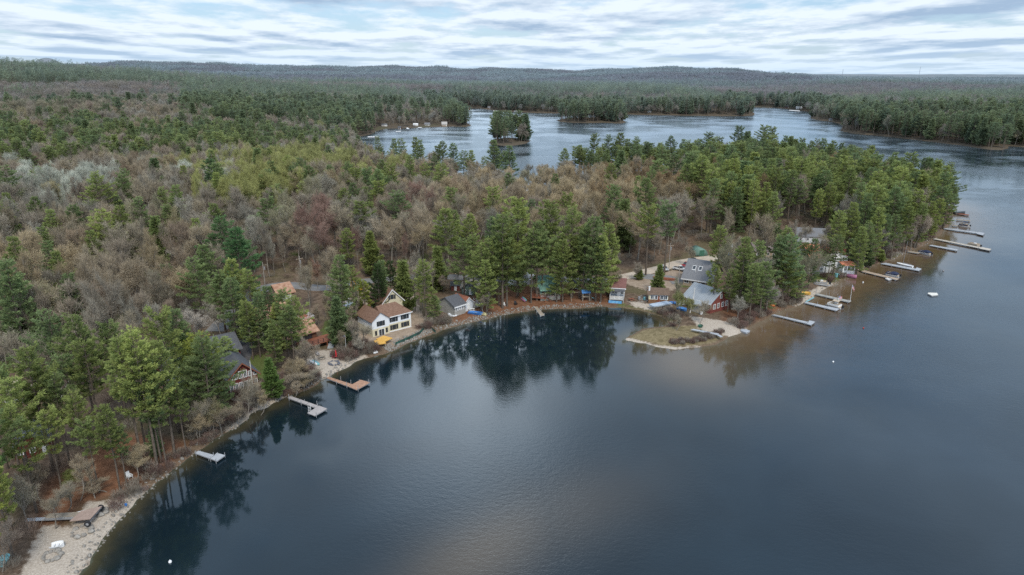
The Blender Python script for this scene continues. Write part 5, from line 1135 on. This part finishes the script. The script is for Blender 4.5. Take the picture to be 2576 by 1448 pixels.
def leaning(A, B, hB, label, m_=None, r_=.14, name='leaning_trunk'):
    a = G(*A); b_ = G(*B); o = MB().tube([(0,0,-.2), tuple((b_-a)*.5+Vector((.2,0,hB*.55))), tuple(b_-a+Vector((0,0,hB)))], [r_, r_*.8, r_*.4], 7).build(name, m_ or mat('birch_bark', (.55,.53,.50), .8, .2, 2)); o.location = a; tag(o, label, 'fallen trunk')
leaning(c2b([(280,930)])[0], c2b([(330,870)])[0], 8, 'pale birch trunk leaning upright before the red lodge'); leaning(c2b([(330,1050)])[0], c2b([(640,760)])[0], 2.5, 'long pale trunk leaning low beside the orange kayak'); leaning(c1([(1090,720)])[0], c1([(1155,660)])[0], 1.0, 'pale fallen trunk above the small grey dock'); leaning(c4([(155,340)])[0], c4([(175,300)])[0], 6, 'pale dead trunk standing on the brown slope', mat('dead_wood', (.42,.40,.28), .9, .2, 2)); leaning(c4([(800,970)])[0], c4([(835,930)])[0], 6, 'grey leaning trunk beside the red cottage porch'); leaning(c1([(300,552)])[0], c1([(405,540)])[0], 5.5, 'pale broken limb across the lower pines', r_=.12)
# rocks and brush along the water: nobody could count them
def rock_mesh(seed):
    g = np.random.default_rng(seed); V = unit(np.array([(x, y, z) for x in (-1, 0, 1) for y in (-1, 0, 1) for z in (-1, 0, 1) if (x, y, z) != (0, 0, 0)], float))
    import bmesh
    bm = bmesh.new(); [bm.verts.new(v * g.uniform(.6, 1.15) * np.array([1, .85, .6])) for v in V]; bmesh.ops.convex_hull(bm, input=bm.verts[:]); me = bpy.data.meshes.new('rock'); bmesh.ops.triangulate(bm, faces=bm.faces[:]); bm.to_mesh(me); bm.free(); me.materials.append(rock); return me
def along(pts, n, off0, off1, g):
    w_ = W(pts); seg = np.linalg.norm(np.diff(w_, axis=0), axis=1); cs = np.concatenate([[0], np.cumsum(seg)]); t = g.uniform(0, cs[-1], n); i = np.clip(np.searchsorted(cs, t)-1, 0, len(seg)-1); f = ((t-cs[i])/seg[i])[:, None]
    p_ = w_[i]*(1-f)+w_[i+1]*f; d = (w_[i+1]-w_[i])/seg[i][:, None]; return p_ + np.stack([-d[:, 1], d[:, 0]], 1)*g.uniform(off0, off1, n)[:, None]
g = np.random.default_rng(5); RX = []
for pts, n, a, b_ in (([(640,1040),(722,1000)], 170, 0, 6), ([(985,887),(1030,864),(1065,850),(1095,836)], 480, .3, 2.8), ([(1101,834),(1145,822),(1196,810),(1256,796),(1303,787),(1340,781)], 360, 0, 2.2), ([(1340,781),(1410,777),(1481,775),(1515,771)], 200, 0, 1.8), ([(1590,775),(1660,785)], 160, 3, 9), ([(2244,655),(2277,638)], 120, 0, 2), ([(190,1448),(280,1330),(350,1255),(490,1137),(612,1062)], 200, -.5, 1.5), ([(1942,793),(2020,764),(2119,708),(2214,662),(2342,610),(2394,553)], 260, -.3, 1.5), ([(770,985),(845,940),(905,905)], 120, 0, 1.5)):
    RX.append(along(pts, n, a, b_, g))
RX = np.vstack(RX); dR = land(RX[:, 0], RX[:, 1]); k = dR > -.8; RX, dR = RX[k], dR[k]; zR = height_d(RX[:, 0], RX[:, 1], dR); n = len(RX); s = g.uniform(.08, .26, n) * g.choice([1, 1, 1, 1.6], n)
scatter('shore_stones', [rock_mesh(i) for i in range(4)], np.column_stack([RX, np.maximum(zR, -.1)+.04]), g.integers(0, 4, n), g.uniform(0, 6, (n, 3)), np.stack([s, s, s], 1), np.full((n, 3), .4), 'grey and pale stones strewn along the water line', 'stones')
def shrub(seed, H=1.8, Rm=1.1):
    g = np.random.default_rng(seed); m_ = 90; a = g.uniform(0, 6.283, m_); r_ = Rm*np.sqrt(g.random(m_)); C = np.stack([r_*np.cos(a), r_*np.sin(a), H*g.uniform(.1,.75,m_)], 1); D2 = unit(np.stack([np.cos(a)*.4, np.sin(a)*.4, 0*a+1], 1))
    V, T = sprays(C, D2, 7, .8, .03, g, .4, .2); return raw_mesh('brush', V, T, [M_TWIG], np.repeat(g.uniform(.2,.9,m_), 21))
BX = []
for pts, n, a, b_ in (([(885,918),(905,905),(935,898),(958,893)], 80, .8, 5), ([(690,1015),(760,985),(815,957)], 110, .8, 7), ([(1082,844),(1101,836),(1150,822)], 30, 2, 5), ([(500,1132),(575,1087),(640,1042)], 55, .3, 3), ([(312,1292),(350,1257),(450,1172),(490,1139)], 22, .5, 3), ([(1697,878),(1765,872),(1820,856),(1842,846)], 120, 1.4, 3.5), ([(1590,838),(1640,822),(1668,820)], 30, .5, 3), ([(1862,838),(1900,815),(1942,793)], 50, .5, 4), ([(1973,780),(2020,766)], 30, .5, 3), ([(2082,722),(2157,689),(2244,656),(2342,611),(2394,554)], 110, .5, 4), ([(640,1040),(700,1010)], 40, 1, 8), ([(1645,790),(1680,812),(1668,822)], 40, 0, 4)):
    BX.append(along(pts, n, a, b_, g))
BX = np.vstack(BX); dR = land(BX[:, 0], BX[:, 1]); k = dR > .2; BX, dR = BX[k], dR[k]; zR = height_d(BX[:, 0], BX[:, 1], dR); n = len(BX); s = g.uniform(.45, 1.0, n); s = np.where(poly_sd(BX[:, 0], BX[:, 1], MARSH) > -2.5, s * .5, s)
tn = np.where(g.random(n)[:, None] < .5, np.array([.17, .115, .10]), np.array([.24, .21, .175])) * g.uniform(.8, 1.2, (n, 1))
scatter('shore_brush', [shrub(i) for i in range(4)], np.column_stack([BX, zR]), g.integers(0, 4, n), np.stack([0*s, 0*s, g.uniform(0, 6, n)], 1), np.stack([s, s, s*g.uniform(.7, 1.3, n)], 1), tn, 'low leafless brush thick along the shoreline', 'brush')
# low undergrowth through the woods
X, Y, g2 = candidates(5.0, 60, 420, seed=21); d = land(X, Y); k = (d > 3) & (poly_sd(X, Y, MARSH) < -3); X, Y, d = X[k], Y[k], d[k]
k = ~blocked(X, Y) | (g2.random(len(X)) < .16)
for pl in SAND + DIRT + [np.array(q) for q in FOOT]:
    lo = pl.min(0)-2; hi = pl.max(0)+2; kk = (X > lo[0]) & (X < hi[0]) & (Y > lo[1]) & (Y < hi[1])
    if kk.any(): k[kk] &= poly_sd(X[kk], Y[kk], pl) < -1.2
X, Y, d = X[k], Y[k], d[k]; n = len(X); s = g2.uniform(.5, 1.5, n); tn = np.where(g2.random(n)[:, None] < .12, np.array([.12, .17, .06]), np.where(g2.random(n)[:, None] < .5, np.array([.20, .15, .12]), np.array([.22, .20, .17]))) * g2.uniform(.8, 1.2, (n, 1))
scatter('undergrowth', [shrub(10+i, 2.0, 1.5) for i in range(4)], np.column_stack([X, Y, height_d(X, Y, d)-.05]), g2.integers(0, 4, n), np.stack([0*s, 0*s, g2.uniform(0, 6, n)], 1), np.stack([s, s, s], 1), tn, 'thin brown saplings and brush under the woods', 'undergrowth')
def pine_share(px, py, x, y, d):
    v = np.full(px.shape, .10)
    n = fbm(x / 70 + 9, y / 70, 3)
    def put(m_, val): v[m_] = val
    put((px < 1000) & (py > 420) & (py < 700), .085)
    put((px < 480) & (py > 700), .10)
    put((px > 900) & (px < 1720) & (py > 395) & (py < 640), .03)
    crest = np.interp(px, [0, 300, 600, 900, 1200], [168, 178, 205, 238, 262])
    put((px < 1250) & (py < crest + 42) & (y < 1700), .88)
    mid = np.interp(px, [-200, 0, 450, 900], [375, 355, 335, 300])
    k = (px < 1000) & (np.abs(py - mid) < 58); v[k] = .72 * np.clip((n[k] - .32) * 6, .15, 1)
    k = (px > 430) & (px < 1250) & (py > 232) & (py < 318); v[k] = np.where(n[k] > .42, .72, .22)
    k = (px < 460) & (py > 205) & (py < 292); v[k] = .05
    k = (px > 400) & (px < 900) & (py > 370) & (py < 395); v[k] = .1
    put((px > 1730) & (py > 325) & (py < 700), .80)
    k = (px > 1730) & (px < 1900) & (py > 470) & (py < 640); v[k] = .6
    put((px > 1440) & (px <= 1760) & (py > 325) & (py < 402) & (d < 75), .8)
    put((px > 880) & (px < 1000) & (py > 440) & (py < 520), .45)
    put((px > 1440) & (px <= 1700) & (py >= 455) & (py < 520), .10)
    k = (y > 650) & (y < 1800) & (px > 1120); v[k] = np.where(d[k] < 90, .70, np.where(n[k] > .54, .60, .10))
    k = (px > 1700) & (px < 1890) & (py > 250) & (py < 292); v[k] = .6
    k = (px > 2040) & (px < 2125) & (py > 265) & (py < 315); v[k] = .3
    k = (px > 940) & (px < 1120) & (y > 650) & (py > 262) & (py < 325); v[k] = .16
    put((px > 1215) & (px < 1300) & (y > 500) & (y < 800), .9)
    put((px > 1380) & (px < 1590) & (y > 800) & (y < 1100) & (d < 60) & (py < 308), .85)
    k = (px > 2100) & (y > 560) & (y < 1100); v[k] = np.where(d[k] < 45, .80, np.where(n[k] > .5, .6, .3))
    return v
def pick_tint(kind, px, py, x, y, g, far=0.0):
    n = len(px); r = g.random(n)[:, None]; q = fbm(x / 28 + 50, y / 28, 2)[:, None]
    if kind == 'pine':
        a = np.array([.170, .210, .080]); b_ = np.array([.245, .275, .085]); c_ = np.array([.132, .180, .088])
        t = np.where(r < .55, a + (b_ - a) * r / .55 * .8, c_ + (a - c_) * (r - .55) / .45)
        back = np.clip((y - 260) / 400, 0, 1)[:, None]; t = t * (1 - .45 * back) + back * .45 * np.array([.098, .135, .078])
        t = t * g.uniform(.80, 1.2, (n, 1))
    else:
        brown = np.array([.285, .243, .192]); grey = np.array([.275, .262, .222]); tan_ = np.array([.32, .262, .172]); rust = np.array([.285, .215, .165]); lime = np.array([.29, .30, .12]); pale = np.array([.40, .42, .36]); red = np.array([.28, .185, .155])
        t = np.where(r < .35, brown, np.where(r < .65, grey, np.where(r < .82, tan_, np.where(r < .92, rust, (lime + brown) / 2))))
        t = t * .6 + .4 * np.where(q < .45, grey, np.where(q < .55, brown, tan_))
        def patch(cx, cy, rx, ry, c2, p_):
            nonlocal t
            w_ = np.exp(-((px - cx) / rx) ** 2 - ((py - cy) / ry) ** 2); k = (g.random(n) < w_ * p_ * 1.3)[:, None]
            t = np.where(k, c2 * g.uniform(.85, 1.15, (n, 1)), t)
        patch(760, 395, 200, 34, lime, .8); patch(620, 470, 60, 40, lime, .8); patch(540, 430, 80, 30, lime, .45); patch(720, 440, 70, 40, lime, .7)
        patch(60, 455, 100, 30, pale, .5); patch(220, 450, 80, 30, pale, .45); patch(480, 425, 80, 24, pale, .4)
        patch(870, 570, 90, 28, red, .45); patch(1045, 500, 60, 35, red, .35); patch(800, 545, 60, 30, red, .5); patch(900, 450, 60, 20, red, .3)
        patch(1500, 470, 330, 60, tan_ * 1.1, .75); patch(1650, 440, 160, 40, np.array([.27, .20, .12]), .6); patch(130, 260, 260, 40, np.array([.22, .20, .13]), .5)
        patch(90, 640, 120, 60, tan_, .5); patch(930, 655, 60, 30, (lime + brown) / 2, .4); patch(1640, 355, 90, 40, lime, .35)
        t = t * g.uniform(.78, 1.18, (n, 1))
    hz = np.clip((y - 280) / 2600, 0, .84)[:, None]  # distance haze baked into the tree tint, no haze volume
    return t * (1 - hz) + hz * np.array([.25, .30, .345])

trees = []                                       # kind, variant, x, y, z, height, width factor, tint, hand-set
def add_hand(kind, px, ytop, s, var=None, wf=1.0, tint=None, side=0):
    if s >= 100:
        b_ = G(px + side, s); r_ = ray(px, ytop); t = b_.y / r_[1]; h = H0 + r_[2] * t - b_.z; x_, y_ = b_.x, b_.y
    else:
        z_ = 3.0
        for _ in range(12): p_ = P(px, ytop, z_ + s); z_ = .5 * z_ + .5 * max(hgt(p_[0], p_[1]), .3)
        p_ = P(px, ytop, z_ + s); ok = False
        for ds in (0, 1, -1, 2, -2, 3, -3, 4, -4, 5, -5, 6, -6, -8, -10):
            q_ = P(px, ytop, z_ + s + ds); q_ = P(px, ytop, max(hgt(q_[0], q_[1]), .6) + s + ds)
            if float(land(np.array([q_[0]]), np.array([q_[1]]))[0]) > 1.5: ok = True; s += ds; p_ = q_; break
        if not ok: print('no land for', px, ytop); return
        x_, y_, h = p_[0], p_[1], s
        b_ = Vector((x_, y_, hgt(x_, y_)))
    if kind == 'pine' and px < 480 and ytop > 780:
        wf *= .80; var = (2, 4, 4)[int(px) % 3] if var != 6 else 6
    trees.append([kind, var, x_, y_, b_.z, h, wf, tint, True])
YG, DG, BG, OL = (.21, .235, .055), (.085, .140, .065), (.125, .19, .065), (.155, .185, .065)
for a in [(122,404,15),(173,447,14),(218,453,15),(60,473,13),(293,404,15),(311,440,13),(445,396,13),(476,418,14),(527,400,21,0),(542,432,19,3),(438,464,20,3),(293,489,13),(178,516,18,0),
 (125,525,18),(253,527,20,1),(349,493,20,5),(385,542,16,6),(418,520,13),(462,516,14),(551,545,21,1,1.2),(591,569,22,3,1.25),(138,629,16),(165,687,19,3),(9,649,24,3),(27,700,18),(489,647,17),(414,669,12),
 (547,676,16),(578,654,17),(623,680,16,1),(507,618,16),(236,738,12,6),(796,453,11,6),(832,458,11,6),(905,470,13),(870,575,14),(930,580,14,6),(850,640,19,3),(884,668,15,1),(956,655,15,3),(1015,655,14,6),(1066,655,16,0),
 (1123,527,719,2),(1100,620,13,6),(1180,540,18,2),(1191,591,740,0),(1210,620,781,1),(1228,600,778,0),(1245,545,750,0),(1264,540,776,0),(1275,590,771,2),(1303,497,745,0),(1336,577,763,1),(1350,560,757,2),(1382,505,722,0),(1400,610,761,3),
 (1415,600,760,3),(1432,520,742,1),(1440,590,750,0),(1466,570,755,3),(1485,545,757,0),(1498,590,759,3),(1511,590,760,3),(1528,560,742,3),(1457,600,750,0),(1240,475,19),(1340,500,20),(1430,490,18),(1548,465,21,0),(1570,500,18),(1310,510,17),
 (1150,560,15),(1165,600,17,1),(1290,570,17),(1365,600,17),(1385,560,19),(1222,650,17,3),(1255,640,770,1),(1300,640,750,3),
 (1628,450,22,2),(1624,520,693,4),(1671,515,691,4),(1655,665,738,6),(1609,676,704,6),(1802,570,722,0),(1878,594,20,3),(1861,646,775,3),(1897,605,752,0),(1830,677,786,0),(1792,669,782,2),(1901,672,779,3),(1884,665,805,0),(1910,660,800,2),(1925,690,790,3),
 (1949,594,755,0),(1980,634,760,3),(2003,667,762,3),(1965,640,765,0),(1955,560,16,3),(1990,590,20,1),(2018,610,700,0),(1985,575,17),(2050,600,15),(2152,570,700,3),(2150,605,688,3),(2180,615,672,6),(2150,508,20,3),(2112,530,18,0),(2190,520,665,3),(2130,600,684,3),(2110,590,19,1),
 (2304,510,625,3),(2270,520,637,0),(2240,540,652,1),(2215,630,661,6),(2082,645,705,4),(2330,505,607,3),(2350,500,598,0),(2372,480,577,3),(2385,462,556,0),(2392,475,545,3),(2340,560,606,2),(2215,540,655,0),(2170,560,675,1),
 (856,810,868,6),(921,706,817,0),(1095,745,806,3),(845,745,12,6),(948,662,15,3),(978,655,14,3),(687,899,1005,6),(637,757,905,0),(662,735,890,3),(690,718,880,3),(725,730,900,0),(746,745,915,1),(705,760,890,3),(655,780,900,1),(742,770,925,2),(697,812,930,3),
 (518,840,1045,1,1.15),(474,834,1010,0),(552,905,1064,3),(500,900,1078,1),(530,880,1050,4),(548,862,1000,4),(580,850,955,0),(505,850,960,3),(600,830,875,2),(622,740,850,3),(575,700,17,0),(548,690,15,1),(438,774,19,3),(441,860,1150,3),(368,903,1135,1),(405,913,1165,3),(470,985,1150,3),(419,985,1175,3),(336,833,24,0),(401,787,22,1),(503,838,21,1),(300,850,22,0),
 (135,878,1187,1,1.1),(121,801,20),(186,796,22,0),(262,866,1130,0,1.1),(275,819,19,0),(93,1024,1290,3),(28,1034,1330,1),(303,1020,1235,5),(320,1080,1225,4),(33,1160,1400,3,1.1),(12,1060,1370,3),(55,930,1200,1),(182,960,1190,3),(230,1000,1215,4),(250,1060,1240,2),(160,1040,1250,1),(8,1240,1500,3),(395,1060,1150,6),(20,880,1180,3),(85,960,1230,0),(150,930,1170,0),(205,900,1130,1),
 (950,342,17),(990,348,19,3),(1010,350,18,1),(1045,345,19,3),(1055,352,16),(1112,356,17,0),(1140,362,17,0),(1165,380,17,1),(1185,378,18,3),(1243,350,22,3),(1283,365,20,3),(1215,395,11),(1270,378,17),(1100,370,14),(1420,375,13),(1450,343,18,1),(1495,338,20,0),(1530,340,19,1),(1560,336,19),(1580,350,17,3),(1600,345,17),(1640,362,17),(1670,325,21,4),(1690,345,18),(1720,350,18,3),(1785,338,19,4),(1840,318,20,4),(1860,322,21,4),(1880,330,19),(1925,320,21,4),(1945,322,21,4),(2020,352,18,4),(2055,350,19,1),(2100,355,19,0),(2145,370,19,4),(2180,385,18),(2215,392,19,4),(2260,400,19,4),(2300,425,18),(2330,432,18,4),(2370,445,18,4),(2240,395,18),(2120,362,18)]:
    add_hand('pine', a[0], a[1], a[2], a[3] if len(a) > 3 else None, a[4] if len(a) > 4 else 1.0,
             {(518,840):YG,(687,899):(.115,.175,.055),(921,706):YG,(135,878):OL,(262,866):OL,(551,545):(.09,.155,.065),(591,569):(.08,.15,.065),(948,662):(.05,.075,.03),(978,655):(.05,.075,.03),(527,400):DG,(474,834):BG,(303,1020):OL,(8,1240):YG,(12,1060):BG}.get((a[0], a[1])))
for a in [(800,655,728,0,1.,(.27,.16,.12)),(520,770,880,1,1.2,(.42,.38,.33)),(560,760,860,1),(470,760,855,0),(440,750,850,3),(590,790,850,1),(870,700,800,0),(850,690,775,2),(900,730,820,4),(775,850,940,0),(790,870,930,1),(760,900,955,0),(745,930,985,1),(735,905,975,0),(890,800,880,2),
 (900,820,885,4),(918,812,878,2),(815,735,800,4),(835,742,812,2),(850,760,818,4),(825,760,832,4),(803,770,822,0),(880,770,835,4),(870,830,895,4),(910,850,895,0),(640,950,1040,4),(655,985,1045,4),(620,960,1060,1),(540,1000,1100,0),(560,1020,1095,1),(505,1040,1110,0),(740,960,1000,4),(765,940,985,0),(775,930,975,1),
 (1044,700,783,2),(1075,700,745,2),(1090,660,740,0),(1115,690,735,3),(1150,650,725,1),(1170,660,720,2),(1120,650,700,0),(1145,660,705,3),(1230,735,790,4),(1222,740,795,4),(1550,680,740,4),(1600,660,705,0),(1697,700,790,4),(1710,735,800,5,.8,(.20,.21,.09)),(1735,750,798,5,.9,(.21,.21,.10)),(1700,795,833,4),(1740,620,672,2),
 (1760,760,815,1),(1855,745,808,0),(1928,695,795,4,1.,(.33,.31,.28)),(1940,720,785,0,1.,(.33,.31,.28)),(2040,640,712,0),(2060,590,690,2),(2075,600,690,0),(2180,565,655,1,1.,(.26,.24,.22)),(2200,580,655,2,1.,(.26,.24,.22)),(2225,600,655,0,1.,(.27,.24,.22)),(2250,590,645,1),(2290,560,630,0),(2300,540,625,5),
 (240,1150,1255,4),(200,1150,1260,4),(140,1230,1330,1),(100,1150,1260,0),(345,1130,1205,5),(185,1190,1240,5,.7,(.15,.17,.06)),(270,1200,1238,3),(70,1200,1330,0),(500,1010,1110,2),(530,1040,1095,0),(170,1215,1285,4),(5,1330,1440,1),(600,1010,1075,4),
 (2030,560,620,1),(2010,570,630,2),(1850,600,640,2),(1985,560,625,0),(960,690,735,4),(1000,690,720,0)]:
    add_hand('bare', a[0], a[1], a[2], a[3], a[4] if len(a) > 4 else 1.0, a[5] if len(a) > 5 else None)
hx = np.array([t[2] for t in trees]); hy = np.array([t[3] for t in trees])
for sp, r0, r1, seed in ((6.6, 60, 620, 3), (7.6, 620, 1050, 4), (8.0, 1050, 1900, 5)):
    X, Y, g = candidates(sp, r0, r1, seed=seed); d = land(X, Y); k = (d > 1.2) & ((r1 < 1500) | (d < 45)); X, Y, d = X[k], Y[k], d[k]
    inz = np.zeros(len(X), bool)
    for p in ZONES: inz |= poly_sd(X, Y, p) > -1.0
    k = ~inz | ((g.random(len(X)) < .30) & (Y < 330) & (poly_sd(X, Y, ZONES[0]) > 0)); X, Y, d, inz = X[k], Y[k], d[k], inz[k]
    k = ~occupied(X, Y, inz); X, Y, d, inz = X[k], Y[k], d[k], inz[k]
    k = poly_sd(X, Y, MARSH) < -2; X, Y, d, inz = X[k], Y[k], d[k], inz[k]
    Z = height_d(X, Y, d); px, py = proj(X, Y, Z + 13)
    k = (px > -160) & (px < 2740) & (py < 1700); X, Y, d, Z, px, py, inz = [q[k] for q in (X, Y, d, Z, px, py, inz)]
    ps = pine_share(px, py, X, Y, d); u_ = g.random(len(X)); ispine = (u_ < ps) & ~inz
    k = np.ones(len(X), bool)
    mn = np.array([np.min((hx - a) ** 2 + (hy - b_) ** 2) for a, b_ in zip(X, Y)])
    k &= mn > np.where(ispine, 16, 7)
    k &= ~((px < 480) & (py > 840) & (g.random(len(X)) < .62))
    k &= ~((px > 1540) & (px < 1760) & (py > 560) & (Y < 330) & (g.random(len(X)) < .55))
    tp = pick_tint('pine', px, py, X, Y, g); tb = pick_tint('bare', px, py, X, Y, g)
    band = np.clip((px - 1500) / 400, 0, 1)
    for i in np.flatnonzero(k):
        if ispine[i]:
            cap = 26 if Y[i] > 600 else (21 if px[i] > 1700 else 20)
            h = cap * g.uniform(.72, 1.05)
            if 880 < px[i] < 1440 and 395 > py[i] > 330: h = min(h, 13)
            trees.append(['pine', None, X[i], Y[i], Z[i], h, g.uniform(.9, 1.2), tp[i], False])
        else:
            h = g.uniform(11, 19.0) * (1 if Y[i] < 600 else 1.1)
            if 880 < px[i] < 1720 and py[i] < 470: h *= .80
            yg = tb[i][1] > tb[i][0] * .97 and tb[i][2] < .12
            trees.append(['bare', 5 if (yg or g.random() < .08) else None, X[i], Y[i], Z[i], h, g.uniform(.66, 1.15), tb[i], False])
def size_seen(t):
    px, py = proj(t[2], t[3], t[4] + t[5] * .5); d = math.hypot(t[2], t[3])
    return (t[5] / d if -60 < px < 2640 and -20 < py < 1500 else 0) + (1 if t[8] else 0)
REG = [(1480,690,'beside the green roofed cottage in the cove'),(1200,730,'behind the small grey shore cottage'),(985,790,'around the tall white house with brown roofs'),(900,860,'on the bank left of the white house'),
 (740,830,'around the copper roofed lake house'),(560,960,'around the dark red house with charcoal roof'),(560,780,'above the driveway behind the dark red house'),(410,1080,'on the slope above the small grey shore dock'),(230,1180,'above the sandy beach with the wheeled dock'),
 (60,1100,'around the half hidden maroon cabin'),(40,1330,'at the edge of the sandy beach with the rowboat'),(90,800,'in the lower wood far from the shore'),(280,900,'on the lower wooded slope'),(120,600,'in the grey wood of the lower hillside'),(300,700,'in the bare wood above the lower slope'),
 (480,560,'near the tall dark pines of the bare wood'),(700,620,'in the bare wood above the road bend'),(940,640,'in the bare wood behind the white house'),(1150,600,'behind the road above the small grey cottage'),(1330,560,'in the tall stand behind the cove'),(1500,560,'behind the green roofed cottage stand'),
 (1680,600,'on the brown slope above the dirt road'),(1660,710,'between the dirt road and the grey roofed shed house'),(1860,720,'beside the red cottage with grey metal roof'),(1960,720,'on the point above the long angled dock'),(2060,650,'around the orange roofed house'),(2170,620,'on the shore beyond the orange roofed house'),
 (2300,560,'by the docks of the outer point'),(2370,500,'at the tip of the wooded point'),(2050,480,'in the middle of the wooded point'),(1800,500,'on the inner side of the wooded point'),(1900,370,'along the far edge of the wooded point'),(1560,380,'along the far shore of the neck'),(1700,440,'in the brown wood of the neck'),
 (1250,470,'in the bare wood of the neck'),(1130,380,'on the shore facing the small island'),(980,370,'on the shore below the quiet bay'),(700,450,'among the budding trees of the valley'),(1280,350,'on the small round island')]
def region(t):
    px, py = proj(t[2], t[3], t[4] + t[5] * .5)
    return min(REG, key=lambda r_: (r_[0] - px) ** 2 + (1.6 * (r_[1] - py)) ** 2)[2]
for kind, shapes in (('pine', PINES), ('bare', BARES)):
    ts = sorted([t for t in trees if t[0] == kind], key=size_seen, reverse=True)
    for i, t in enumerate(ts):
        if t[1] is None:
            t[1] = (6 if (t[5] < 11.5 or rnd.random() < .08) else rnd.randrange(6)) if kind == 'pine' else rnd.randrange(5)
        if t[7] is None:
            a, b_ = proj(t[2], t[3], t[4] + t[5] * .6); t[7] = pick_tint(kind, np.array([a]), np.array([b_]), np.array([t[2]]), np.array([t[3]]), rng)[0]
    for i, t in enumerate(ts[:300]):
        cm, tm, _, hh_ = shapes[t[1]]; s = t[5] / hh_; wf = t[6] * (s if s > .8 else max(s, .55))
        tn = tuple(float(q) for q in t[7])
        col_w = ('yellow green' if tn[0] > tn[2] * 2.9 else 'dark green' if sum(tn) < .19 else 'mid green') if kind == 'pine' else \
            ('lime budding' if tn[1] > tn[0] * .97 and tn[2] < .13 else 'pale grey' if tn[2] > .25 else 'reddish bare' if tn[1] < tn[0] * .72 else 'grey brown bare')
        sz = 'tall' if t[5] > (18 if kind == 'pine' else 12.5) else 'short' if t[5] < (13 if kind == 'pine' else 10) else 'middling'
        nm = 'pine_tree' if kind == 'pine' else 'bare_tree'
        lab = f"{sz} {col_w} {'pine' if kind == 'pine' else 'deciduous tree'} {region(t)}"
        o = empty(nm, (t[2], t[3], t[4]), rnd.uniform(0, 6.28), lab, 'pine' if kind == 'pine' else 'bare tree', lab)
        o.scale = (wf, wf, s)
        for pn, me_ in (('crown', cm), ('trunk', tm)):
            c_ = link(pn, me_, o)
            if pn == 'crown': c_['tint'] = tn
    rest = ts[300:]
    print(kind, len(ts))
    if rest:
        s = np.array([t[5] / shapes[t[1]][3] for t in rest]); wf = np.array([t[6] for t in rest]) * np.where(s > .8, s, np.maximum(s, .55))
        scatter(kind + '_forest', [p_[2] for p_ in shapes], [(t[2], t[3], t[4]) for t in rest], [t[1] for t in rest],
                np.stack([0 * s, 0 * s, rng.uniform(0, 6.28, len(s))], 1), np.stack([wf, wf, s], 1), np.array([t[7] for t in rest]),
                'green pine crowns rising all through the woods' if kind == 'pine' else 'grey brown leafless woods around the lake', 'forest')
# far woods, laid as stands
PT = [pine_tile(300 + i, 30, 15, 21, 1.0) for i in range(3)]; BT = [bare_tile(320 + i, 30, 15, 15, 1.0) for i in range(3)]
PT2 = [pine_tile(340 + i, 78, 44, 22, 2.1) for i in range(3)]; BT2 = [bare_tile(360 + i, 78, 40, 16, 2.1) for i in range(3)]
X, Y, g = candidates(22, 1050, 2500, seed=8); X2, Y2, g = candidates(58, 2500, 7000, seed=9)
for nm, X, Y, PTs, BTs, lab in (('distant_forest', X, Y, PT, BT, 'mixed green and brown woods beyond the upper lake'), ('hill_forest', X2, Y2, PT2, BT2, 'hazy blue green woods covering the far hills')):
    d = land(X, Y); k = (d > 9); X, Y, d = X[k], Y[k], d[k]; Z = height_d(X, Y, d) - .5; px, py = proj(X, Y, Z + 12)
    n = fbm(X / 260 + 2, Y / 200, 4); ps = pine_share(px, py, X, Y, d)
    ps = np.where(Y > 1350, np.clip((n - .52) * 12 + .08 + .22 * (px > 1950) * (Y < 3000), .02, .75), ps); isp = g.random(len(X)) < ps
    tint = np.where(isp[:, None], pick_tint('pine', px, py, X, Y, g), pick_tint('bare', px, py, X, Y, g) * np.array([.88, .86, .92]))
    s = g.uniform(.85, 1.15, len(X))
    scatter(nm, PTs + BTs, np.stack([X, Y, Z], 1), np.where(isp, 0, 3) + g.integers(0, 3, len(X)), np.stack([0 * s, 0 * s, g.uniform(0, 6.28, len(s))], 1), np.stack([s, s, s], 1), tint, lab, 'forest')
    print(nm, len(X))
#@@THINGS
